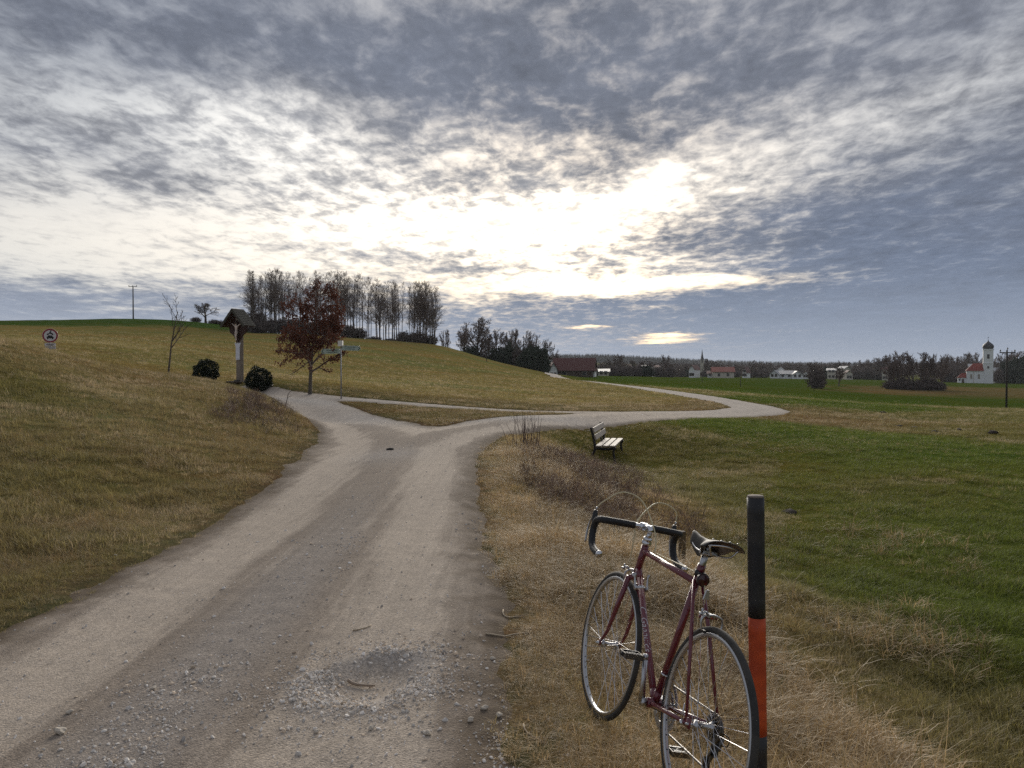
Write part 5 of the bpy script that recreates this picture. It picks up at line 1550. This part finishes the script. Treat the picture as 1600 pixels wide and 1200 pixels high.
# red-brown beech keeping its leaves
M_BEECHB = mat('grey_beech_bark', (.115, .098, .078), .85, noise=(6, .5))
M_BLEAF = mat('withered_beech_leaf', (.125, .044, .028), .7, 0, .3, two=((.17, .07, .042), 3.), transl=.25)
bx, by, bz_ = on(484, 34.5)
bsp = [dict(n=34, ang=1.08, len=lambda t: .44 * (1.15 - .66 * t), w=.03, up=.04, t0=.25, te=.15, rr=.5, rmin=.006), dict(n=7, ang=.6, len=.55, w=.12, up=-.03, t0=.25, te=.4, rmin=.006), dict(n=3, ang=.6, len=.5, w=.2, up=.0, t0=.2, te=.5, rmin=.005), dict(w=.2, up=0, rmin=.005, te=.5)]
tm_, bm_, lim = tree_meshes('beech', 411, 4.35, .10, bsp, M_BEECHB, M_TWIG)
beech = plant('beech_tree', (tm_, bm_), (bx, by, bz_), .4, (.92, 1.12), 'small beech still holding red brown leaves beside the finger post', 'tree')
rl_ = np.random.default_rng(9); cs = []
for lev, pts, rad in lim:
    if lev >= 2:
        for _ in range(13): cs.append(pts[rl_.integers(0, len(pts))] + rl_.normal(0, .05, 3))
cs = np.array(cs); cs = cs[(cs[:, 2] > .95)]
hh = cs[:, 2]; keepp = rl_.uniform(0, 1, len(cs)) < np.interp(hh, [.9, 2.2, 2.9, 3.8, 4.6], [1., 1., .9, .45, .25]); cs = cs[keepp]
n = len(cs); a = rl_.normal(0, 1, (n, 3)); a /= np.linalg.norm(a, axis=1, keepdims=True); b = np.cross(a, rl_.normal(0, 1, (n, 3))); b /= np.linalg.norm(b, axis=1, keepdims=True)
s_ = .056 * rl_.uniform(.6, 1.25, (n, 1)); v = np.stack([cs - a * s_, cs + b * s_ * .55, cs + a * s_, cs - b * s_ * .55], 1).reshape(-1, 3)
link(bpy.data.objects.new('leaves', grid_mesh('beech_leaves', v, np.arange(4 * n).reshape(n, 4), M_BLEAF, False)), beech)
print('beech leaves', n)

# two clipped box bushes
M_BOX = mat('box_leaves', (.022, .032, .016), .55, 0, .4, noise=(12, .7))
BOXM = [clump_mesh('box%d' % i, 500 + i, 8000, .060, M_BOX, .95, .66, 2.2, la=.6) for i in range(2)]
q = MB(); q.lathe([(.12, -.1), (.42, .25), (.48, .7), (.34, 1.05), (0, 1.2)], 14); CORE = q.mesh('box_core', mat('box_inner_twigs', (.012, .014, .008), .95), True)
for i, (px, d_, w_, h_, lab) in enumerate([(322, 33.5, 38, 35, 'dark clipped box bush standing on the bank crest beside the crucifix'), (404, 36.2, 42, 38, 'dark round box bush at the track edge beside the crucifix post')]):
    x_, y_, z_ = on(px, d_); k_ = d_ / F
    e = empty('box_bush', (x_, y_, z_ - .03), (0, 0, i * 2.), lab, 'bush'); e.scale = (w_ * k_ / 2.05, w_ * k_ / 2.05, h_ * k_ / 1.62)
    link(bpy.data.objects.new('foliage', BOXM[i]), e); link(bpy.data.objects.new('inner_twigs', CORE), e)

# young bare fruit tree
sp_ = [dict(n=7, ang=.55, len=.50, w=.05, up=.02, t0=.38, te=.30, rr=.6, rmin=.008), dict(n=5, ang=.6, len=.42, w=.10, up=.12, t0=.25, te=.4, rr=.6, rmin=.008), dict(n=2, ang=.6, len=.4, w=.15, up=.1, t0=.3, te=.5, rmin=.007), dict(w=.2, up=.05, rmin=.007, te=.6)]
ms_ = tree_meshes('fruit', 617, 2.75, .045, sp_, mat('young_bark', (.14, .11, .085), .85), mat('young_twigs', (.10, .075, .06), .85))[:2]
x_, y_, z_ = on(263, 32); plant('fruit_tree', ms_, (x_, y_, z_), 2.2, 1.03, 'young bare fruit tree leaning slightly on the bank crest', 'tree').rotation_euler = (R(2), R(-7), 2.2)
# bare shoots at the verge corner
q = MB(); rg_ = np.random.default_rng(21)
sx_, sy_, sz_ = on(822, 16.8)
sh = empty('verge_shrub', (sx_, sy_, sz_), (0, 0, 0), 'clump of thin bare upright shoots at the track corner', 'shrub')
for i in range(34):
    a = rg_.uniform(0, 6.28); th = abs(rg_.normal(.22, .16)); L_ = rg_.uniform(.35, .85); p0 = np.array((rg_.normal(0, .16), rg_.normal(0, .16), -.03)); dd = np.array((math.cos(a) * math.sin(th), math.sin(a) * math.sin(th), math.cos(th)))
    q = MB(); q.tube(spline([p0, p0 + dd * L_ * .5 + rg_.normal(0, .02, 3), p0 + dd * L_ + rg_.normal(0, .04, 3) + (0, 0, .03)], 3), np.linspace(.0065, .0028, 7), 4, False)
    q.build('shoot', M_SHOOT if i else globals().setdefault('M_SHOOT', mat('reddish_shoot', (.13, .085, .075), .8)), sh, True)


# ------------------------------------------------------------------ village, churches, far wood
M_WALLW = mat('white_render', (.87, .87, .88), .8, noise=(.8, .12))
M_WALLC = mat('cream_render', (.60, .55, .47), .8, noise=(.8, .15))
M_WALLT = mat('timber_wall', (.085, .058, .042), .85, noise=(1.5, .5))
M_RRED = mat('red_tile_roof', (.24, .045, .030), .75, noise=(2.5, .35), bump=(6, .4, .05))
M_RBRN = mat('brown_tile_roof', (.125, .046, .038), .8, noise=(2.5, .4), bump=(6, .4, .05))
M_RGRY = mat('grey_roof', (.30, .31, .33), .5, noise=(2., .3))
M_WINF = mat('dark_window_pane', (.02, .022, .026), .15)
M_GREYC = mat('slate_dome', (.060, .058, .064), .5, noise=(2, .4))
M_FRAME = mat('window_frame', (.35, .30, .26), .7)


def house(name, px, base_d, w, dep, eave, ridge, rz, wall, roof, label, along='x', wins=(), door=None, chim=True, group=None, cat='house', zoff=0., over=.5):
    """w along local x (facing the viewer at rz=0); ridge along x or y"""
    x_, y_, z_ = on(px, base_d)
    e = empty(name, (x_, y_, z_ + zoff), (0, 0, rz - math.atan2(x_, y_)), label, cat, group)
    q = MB(); hw, hd_ = w / 2, dep / 2
    if along == 'y':
        q.prism([(-hw, -1), (hw, -1), (hw, eave), (0, ridge), (-hw, eave)], -hd_, hd_)
    else:
        q2 = MB(); q2.prism([(-hd_, -1), (hd_, -1), (hd_, eave), (0, ridge), (-hd_, eave)], -hw, hw)
        v = q2.v[0][:, [1, 0, 2]]; q.add(v, q2.f)
    q.build('wall', wall, e, fixn=True)
    span = hw if along == 'y' else hd_; ln = dep if along == 'y' else w
    an = math.atan2(ridge - eave, span); sl_ = math.hypot(span, ridge - eave) + over
    rf = None
    for s__ in (1, -1):
        cx_ = s__ * math.cos(an) * sl_ / 2; cz_ = ridge - math.sin(an) * sl_ / 2 + .12
        q = MB()
        if along == 'y': q.box((cx_, 0, cz_), (sl_, ln + 2 * over, .16), (0, s__ * an, 0))
        else: q.box((0, cx_, cz_), (ln + 2 * over, sl_, .16), (-s__ * an, 0, 0))
        r__ = q.build('roof', roof, e)
        rf = r__
    if chim:
        q = MB(); q.box((w * .15, dep * .1, ridge + .3), (.7, .7, 1.6)); q.build('chimney', M_RBRN, rf)
    for (wx, wz, ww, wh) in wins:
        q = MB(); q.box((wx, -hd_ - .03, wz), (ww + .25, .10, wh + .25)); wo = q.build('window', M_FRAME, e)
        q = MB(); q.box((wx, -hd_ - .09, wz), (ww, .03, wh)); q.build('pane', M_WINF, wo)
    if door:
        q = MB(); q.box((door[0], -hd_ - .05, door[3] / 2), (door[2], .12, door[3])); q.build('door', M_WALLT, e)
    return e


# farmstead at the end of the track
k = 230 / F
house('barn', 898, 232, 62 * k, 11, 1.9, 5.4, R(-6), M_WALLT, M_RBRN, 'long dark barn with a red brown roof at the end of the track', 'x', [(-2.5, 1.0, 1.4, .9), (3.4, .9, 1.2, .9)], (0.5, 0, 2.4, 1.7), False, None, 'barn')
house('farmhouse', 863, 229, 12 * k, 6, 2.6, 4.4, R(6), M_WALLW, M_RBRN, 'small white farmhouse tucked against the barn end under dark trees', 'y', [(-.5, 1.2, .5, .7), (.5, 1.2, .5, .7)], None, False)
house('annex', 925, 229, 11 * k, 5, 1.6, 2.4, R(-6), M_WALLW, M_RBRN, 'low white annex at the far end of the long barn', 'x', [(.2, .8, .7, .6)], None, False, None, 'building')

# village rows
def hs(px, d, wpx, top, eavepy, rz, wall, roof, label, along='y', wins=True, name='house', chim=False, dep=9, zoff=0., door=None, group=None):
    kk = d / F; z_ = on(px, d)[2] + zoff; w_ = wpx * kk
    ev = P(px, eavepy, d)[2] - z_; rd = P(px, top, d)[2] - z_
    wl = []
    if wins:
        n_ = max(2, int(w_ / 3.2)); rows = [1.4] if ev < 4 else [1.4, 4.0]
        for zz in rows:
            for i in range(n_): wl.append(((i + .5) / n_ * w_ * .84 - w_ * .42, zz, .9, 1.1))
        if along == 'y' and rd - ev > 2.2: wl.append((0, ev + .6, .9, 1.0))
    return house(name, px, d, w_, dep, ev, rd, rz, wall, roof, label, along, wl, door, chim, group, zoff=zoff)
hs(1085, 345, 9, 571, 577, R(-15), M_WALLW, M_RBRN, 'white gabled house left of the needle spire')
hs(1129, 340, 32, 574, 581, R(4), M_WALLC, M_RRED, 'barn with a broad bright red roof in the village', 'x', True, 'barn', False, 10)
hs(1136, 365, 15, 571.5, 576, R(0), M_WALLW, M_RBRN, 'white gable rising behind the bright red roof')
hs(1112, 343, 12, 580, 584, R(0), M_WALLW, M_RBRN, 'small white annex left of the red roofed barn', 'x')
hs(1166, 355, 7, 574, 582, R(-10), M_WALLW, M_RBRN, 'narrow pale house between the red roof and the white cluster')
hs(1220, 375, 14, 572, 579, R(0), M_WALLW, M_RBRN, 'tall white gable standing behind the white house cluster')
hs(1213, 360, 13, 579, 585, R(-12), M_WALLW, M_RGRY, 'small white gabled house at the left of the white cluster')
hs(1228, 361, 22, 579.5, 584.5, R(0), M_WALLW, M_RGRY, 'long white house with a pale grey roof', 'x')
hs(1242, 359, 16, 580, 585.5, R(14), M_WALLW, M_RGRY, 'white gabled house at the right of the white cluster')
hs(1259, 370, 9, 580, 585, R(0), M_WALLW, M_RBRN, 'white gable half hidden by the dark alder')
hs(1299, 390, 12, 576, 579, R(0), M_WALLC, M_RGRY, 'pale roofed house right of the dark alder', 'x')
hs(1319, 400, 10, 572.5, 576, R(-20), M_WALLC, M_RGRY, 'house with a light grey roof catching the sky', 'x')
hs(1325, 380, 9, 579, 583, R(8), M_WALLC, M_RBRN, 'cream house under the light grey roof')
hs(982, 365, 8, 570, 573, R(-10), M_WALLW, M_RBRN, 'white gable among the trees above the meadow')
hs(1008, 375, 7, 571, 574, R(0), M_WALLC, M_RGRY, 'pale house showing through bare trees', 'x')
hs(943, 275, 16, 577, 581, R(0), M_WALLC, M_RGRY, 'grey shed beside the barn behind bare trees', 'x')
hs(1024, 380, 8, 571, 574, R(10), M_WALLW, M_RBRN, 'small white house left of the tall brown tree', 'x')
hs(1383, 400, 9, 573, 577, R(0), M_WALLC, M_RBRN, 'cream house behind the big thicket', 'x')
hs(1522, 365, 14, 569, 573, R(0), M_WALLW, M_RGRY, 'pale roofed house behind the church nave', 'x')
hs(1556, 375, 9, 575, 580, R(0), M_WALLW, M_RGRY, 'white building behind the onion dome tower', 'x')
hs(875, 262, 10, 564.5, 571, 0, M_WALLW, M_RBRN, 'white gable peeking over the long barn roof', 'y', False)

# onion dome church
d_ = 330.; kk = d_ / F
x_, y_, z_ = on(1543.5, d_)
def zpy(py): return P(1543, py, d_)[2] - z_
ch_ = empty('church', (x_, y_, z_), (0, 0, R(3) - math.atan2(x_, y_)), 'white church with onion dome tower and red roofed nave', 'church')
tw = 13.5 * kk / 2
q = MB(); q.box((0, 0, zpy(546.5) / 2 - .5), (2 * tw, 2 * tw, zpy(546.5) + 1)); tow = q.build('tower', M_WALLW, ch_)
q = MB(); q.box((0, 0, zpy(567.5)), (2 * tw + .3, 2 * tw + .3, .35)); q.build('cornice', M_WALLW, tow)
q = MB(); q.box((0, 0, zpy(546.5) + .1), (2 * tw + .4, 2 * tw + .4, .4)); q.build('cornice', M_WALLW, tow)
for (zz, ww, hh_) in ((zpy(557), .75, 1.7), (zpy(574), .5, .9)):
    q = MB(); q.box((0, -tw - .04, zz), (ww + .2, .1, hh_ + .2)); wo = q.build('window', M_FRAME, tow)
    q = MB(); q.box((0, -tw - .1, zz), (ww, .04, hh_)); q.build('pane', M_WINF, wo)
R_ = 7.9 * kk; z0 = zpy(546.2)
prof = [(.86, 0), (.88, .06), (.97, .18), (1.0, .33), (.97, .50), (.84, .68), (.62, .85), (.38, 1.00), (.20, 1.12), (.10, 1.24), (.04, 1.42), (.02, 1.5)]
q = MB(); q.lathe([(a * R_, z0 + .3 + b * R_ * 1.25) for a, b in prof], 20); dome = q.build('onion_dome', M_GREYC, ch_, True)
zt_ = z0 + .3 + 1.5 * R_ * 1.25; q = MB(); q.box((0, 0, zt_ + .5), (.10, .10, 1.3)); q.box((0, 0, zt_ + .75), (.6, .08, .10)); q.build('cross', M_GREYC, dome)
nw = 23 * kk; ncx = -tw - nw / 2 + .2; ze = zpy(579.5); zr = zpy(567.5)
q = MB(); q.box((ncx, 1.2, ze / 2 - .5), (nw, 7.5, ze + 1)); nave = q.build('nave', M_WALLW, ch_)
q = MB(); q.add([(ncx - nw / 2 - .4, -3, ze), (ncx + nw / 2, -3, ze), (ncx + nw / 2, 5.4, ze), (ncx - nw / 2 - .4, 5.4, ze), (ncx - nw / 2 + nw * .40, 1.2, zr), (ncx + nw / 2, 1.2, zr)], [(3, 2, 1, 0), (0, 1, 5, 4), (1, 2, 5), (2, 3, 4, 5), (3, 0, 4)])
q.build('nave_roof', M_RRED, ch_)
for fx_ in (-.22, .22):
    q = MB(); q.box((ncx + fx_ * nw, -2.6, ze * .55), (.7, .12, 2.0)); wo = q.build('window', M_FRAME, nave)
q = MB(); q.box((ncx - nw * .08, -2.58, ze / 2), (.22, .10, ze)); q.build('pilaster', M_WALLC, nave)
ax_ = ncx - nw / 2 - 5.6 * kk; aw = 12.5 * kk; ae = zpy(590.3); ar = zpy(583)
q = MB(); q.box((ax_, .4, ae / 2 - .5), (aw, 5, ae + 1)); an_ = q.build('sacristy', M_WALLW, ch_)
q = MB(); q.add([(ax_ - aw / 2 - .3, -2.4, ae), (ax_ + aw / 2, -2.4, ae), (ax_ + aw / 2, 3.2, ae), (ax_ - aw / 2 - .3, 3.2, ae), (ax_ - aw * .1, .4, ar), (ax_ + aw / 2, .4, ar)], [(3, 2, 1, 0), (0, 1, 5, 4), (1, 2, 5), (2, 3, 4, 5), (3, 0, 4)]); q.build('sacristy_roof', M_RRED, ch_)
q = MB(); q.box((ax_ + .2, -2.12, .9), (.9, .1, 1.9)); q.build('door', M_WALLT, an_)
q = MB(); q.box((ax_ - 1., -2.12, 1.5), (.6, .1, .8)); q.build('window', M_WINF, an_)

# needle spire church
d_ = 440.; kk = d_ / F; x_, y_, z_ = on(1097, d_)
sp2 = empty('church', (x_, y_, z_), (0, 0, -math.atan2(x_, y_)), 'pale village church tower with a dark needle spire', 'church')
def zq(py): return P(1097, py, d_)[2] - z_
q = MB(); q.box((0, 0, zq(561.5) / 2 - .5), (5.2 * kk, 5.2 * kk, zq(561.5) + 1)); t2 = q.build('tower', M_WALLC, sp2)
q = MB(); q.lathe([(3.4 * kk, zq(562)), (2.0 * kk, zq(559)), (1.1 * kk, zq(554)), (.05, zq(546))], 8); q.build('spire', M_GREYC, sp2)
q = MB(); q.box((0, -2.6 * kk - .03, zq(565)), (.7, .1, 1.6)); q.build('window', M_WINF, t2)

# village trees
def far_trees(lst, group, label):
    for i, (px, d_, top_, w_) in enumerate(lst):
        bare(px, d_, top_, w_, FARB[(i * 3 + int(px)) % 7], px * .37, label, group)
far_trees([(938, 300, 566, 20), (955, 300, 560, 26), (968, 290, 556, 28), (972, 310, 552, 24), (990, 300, 562, 26), (1004, 300, 564, 24), (1018, 290, 562, 22), (925, 310, 566, 20), (948, 280, 572, 18), (980, 280, 570, 20), (1000, 285, 570, 20)], 'bare trees between barn and village', 'bare grey tree in the belt between the barn and the village')
bare(1044, 300, 553, 24, FARB[1], .5, 'tall bushy brown tree left of the needle spire')
far_trees([(1062, 380, 572, 16), (1074, 420, 568, 18), (1104, 430, 560, 20), (1116, 440, 562, 18), (1124, 450, 564, 18), (1148, 430, 568, 16), (1156, 440, 567, 14), (1176, 380, 562, 18), (1190, 400, 566, 18), (1200, 440, 566, 16), (1232, 470, 566, 20), (1248, 470, 566, 18), (1268, 460, 566, 18)], 'bare trees around the village houses', 'bare tree standing among the village houses')
bare(1276, 170, 564, 28, FARB[3], 2., 'broad dark alder standing alone in the far field'); shrub(1276, 168, 30, 35, 't', 1, 'dark brush growing around the foot of the field alder')
bare(1311, 200, 573, 20, FARB[4], 1., 'small bare tree in the field right of the dark alder')
far_trees([(1290, 430, 570, 16), (1312, 480, 562, 18), (1338, 430, 570, 18), (1350, 420, 566, 20), (1362, 430, 562, 22), (1374, 440, 562, 20), (1386, 430, 558, 20), (1344, 450, 562, 20), (1356, 450, 560, 20), (1368, 400, 558, 22), (1380, 400, 556, 22), (1326, 480, 564, 20), (1300, 470, 566, 18)], 'bare trees before the village edge', 'bare tree in the row left of the big thicket')
far_trees([(1396, 195, 549, 34), (1412, 190, 547, 36), (1428, 192, 547, 36), (1444, 195, 550, 34), (1460, 192, 552, 30), (1470, 196, 556, 26), (1388, 188, 566, 22), (1404, 187, 558, 26), (1438, 187, 556, 26)], 'trees of the big thicket', 'tall bare tree rising from the big thicket in the field')
for i, (px, w_, h_) in enumerate([(1392, 26, 16), (1410, 32, 22), (1430, 32, 18), (1450, 32, 24), (1466, 26, 15)]): shrub(px, 188, w_, h_, 't', i, 'dense leafless undergrowth of the big field thicket', 'undergrowth of the big thicket')
far_trees([(1482, 380, 556, 26), (1496, 370, 554, 26), (1510, 420, 552, 26), (1526, 430, 550, 26), (1488, 400, 560, 24), (1504, 400, 560, 22), (1566, 420, 550, 24), (1578, 430, 552, 22), (1590, 420, 548, 26), (1606, 420, 546, 26), (1552, 450, 556, 20), (1536, 460, 556, 20), (1478, 390, 552, 24), (1516, 440, 549, 24), (1500, 450, 556, 24), (1584, 410, 551, 22), (1472, 430, 556, 22), (1572, 440, 547, 26)], 'bare trees around the onion dome church', 'bare tree rising around the onion dome church')
for i, (px, d_, w_, h_) in enumerate([(1480, 350, 26, 26), (1496, 345, 26, 28), (1486, 360, 24, 34), (1508, 380, 24, 34), (1560, 345, 16, 26), (1572, 350, 22, 34), (1586, 345, 26, 40), (1600, 345, 28, 42)]): shrub(px, d_, w_, h_, 'e' if px > 1565 else 't', i, 'dark evergreen mass right of the onion dome church' if px > 1565 else 'dark leafless brush beside the onion dome church', 'brush around the onion dome church')
for i, (px, d_, w_, h_) in enumerate([(940, 285, 22, 14), (958, 282, 26, 18), (975, 280, 26, 18), (993, 282, 26, 18), (1010, 282, 24, 18), (1030, 290, 24, 18), (1046, 295, 22, 20), (1062, 390, 20, 14), (1075, 400, 18, 12), (1150, 405, 18, 12), (1176, 385, 22, 18), (1192, 395, 22, 14), (1290, 420, 24, 18), (1305, 430, 22, 16), (1340, 420, 24, 18), (1356, 415, 26, 22), (1372, 420, 26, 22), (1386, 410, 26, 24), (1104, 410, 20, 12), (1266, 430, 18, 14), (1330, 450, 22, 12)]):
    shrub(px, d_, w_, h_, 't' if i % 4 else 'e', i, 'leafless grey hedge growth at the village edge' if i % 4 else 'dark evergreen hedge clump at the village edge', 'hedges along the village edge')
spruce(1336, 440, 563, 7, 1, 'small pointed spruce between village roofs'); spruce(1187, 440, 561, 8, 2, 'pointed spruce beside the bare village trees')

# wooded rise on the horizon
rw_ = np.random.default_rng(33); pts = []
n = 9000
px = rw_.uniform(560, 1700, n); d_ = np.where(px < 1060, rw_.uniform(1380, 1620, n), rw_.uniform(1500, 1800, n))
x_ = (px - 800) / F * d_; z_ = base_h(x_, d_)
sc_ = rw_.uniform(.9, 1.55, n)
scatter('far_wood', CON, np.stack([x_, d_, z_ - 1], 1), np.stack([np.zeros(n), np.zeros(n), rw_.uniform(0, 6.28, n)], 1), sc_, rw_.integers(0, 3, n), np.ones((n, 3)), 'dark conifer wood on the low horizon rise')
n = 2600
px = rw_.uniform(900, 1720, n); d_ = rw_.uniform(620, 1000, n); x_ = (px - 800) / F * d_; z_ = base_h(x_, d_)
scatter('valley_wood', [b[1] for b in FARB], np.stack([x_, d_, z_ - .5], 1), np.stack([np.zeros(n), np.zeros(n), rw_.uniform(0, 6.28, n)], 1), rw_.uniform(.8, 1.5, n), rw_.integers(0, 7, n), np.ones((n, 3)), 'leafless wood merging behind the village')


# ------------------------------------------------------------------ air: thin even haze round everything
hm = bpy.data.materials.new('haze'); hm.use_nodes = True
hm.node_tree.nodes.clear()
_k = NT(hm.node_tree)
_pv = _k.n('ShaderNodeVolumePrincipled'); _pv.inputs['Color'].default_value = (.86, .91, 1., 1); _pv.inputs['Density'].default_value = .00009; _pv.inputs['Anisotropy'].default_value = .25
_mo = _k.n('ShaderNodeOutputMaterial'); hm.node_tree.links.new(_pv.outputs[0], _mo.inputs['Volume'])
_dg = bpy.context.evaluated_depsgraph_get()
q = MB(); q.box((0, 0, 17.5), (7400, 7400, 75)); hz_o = q.build('haze', hm); tag(hz_o, 'thin pale evening haze over the valley', kind='stuff')
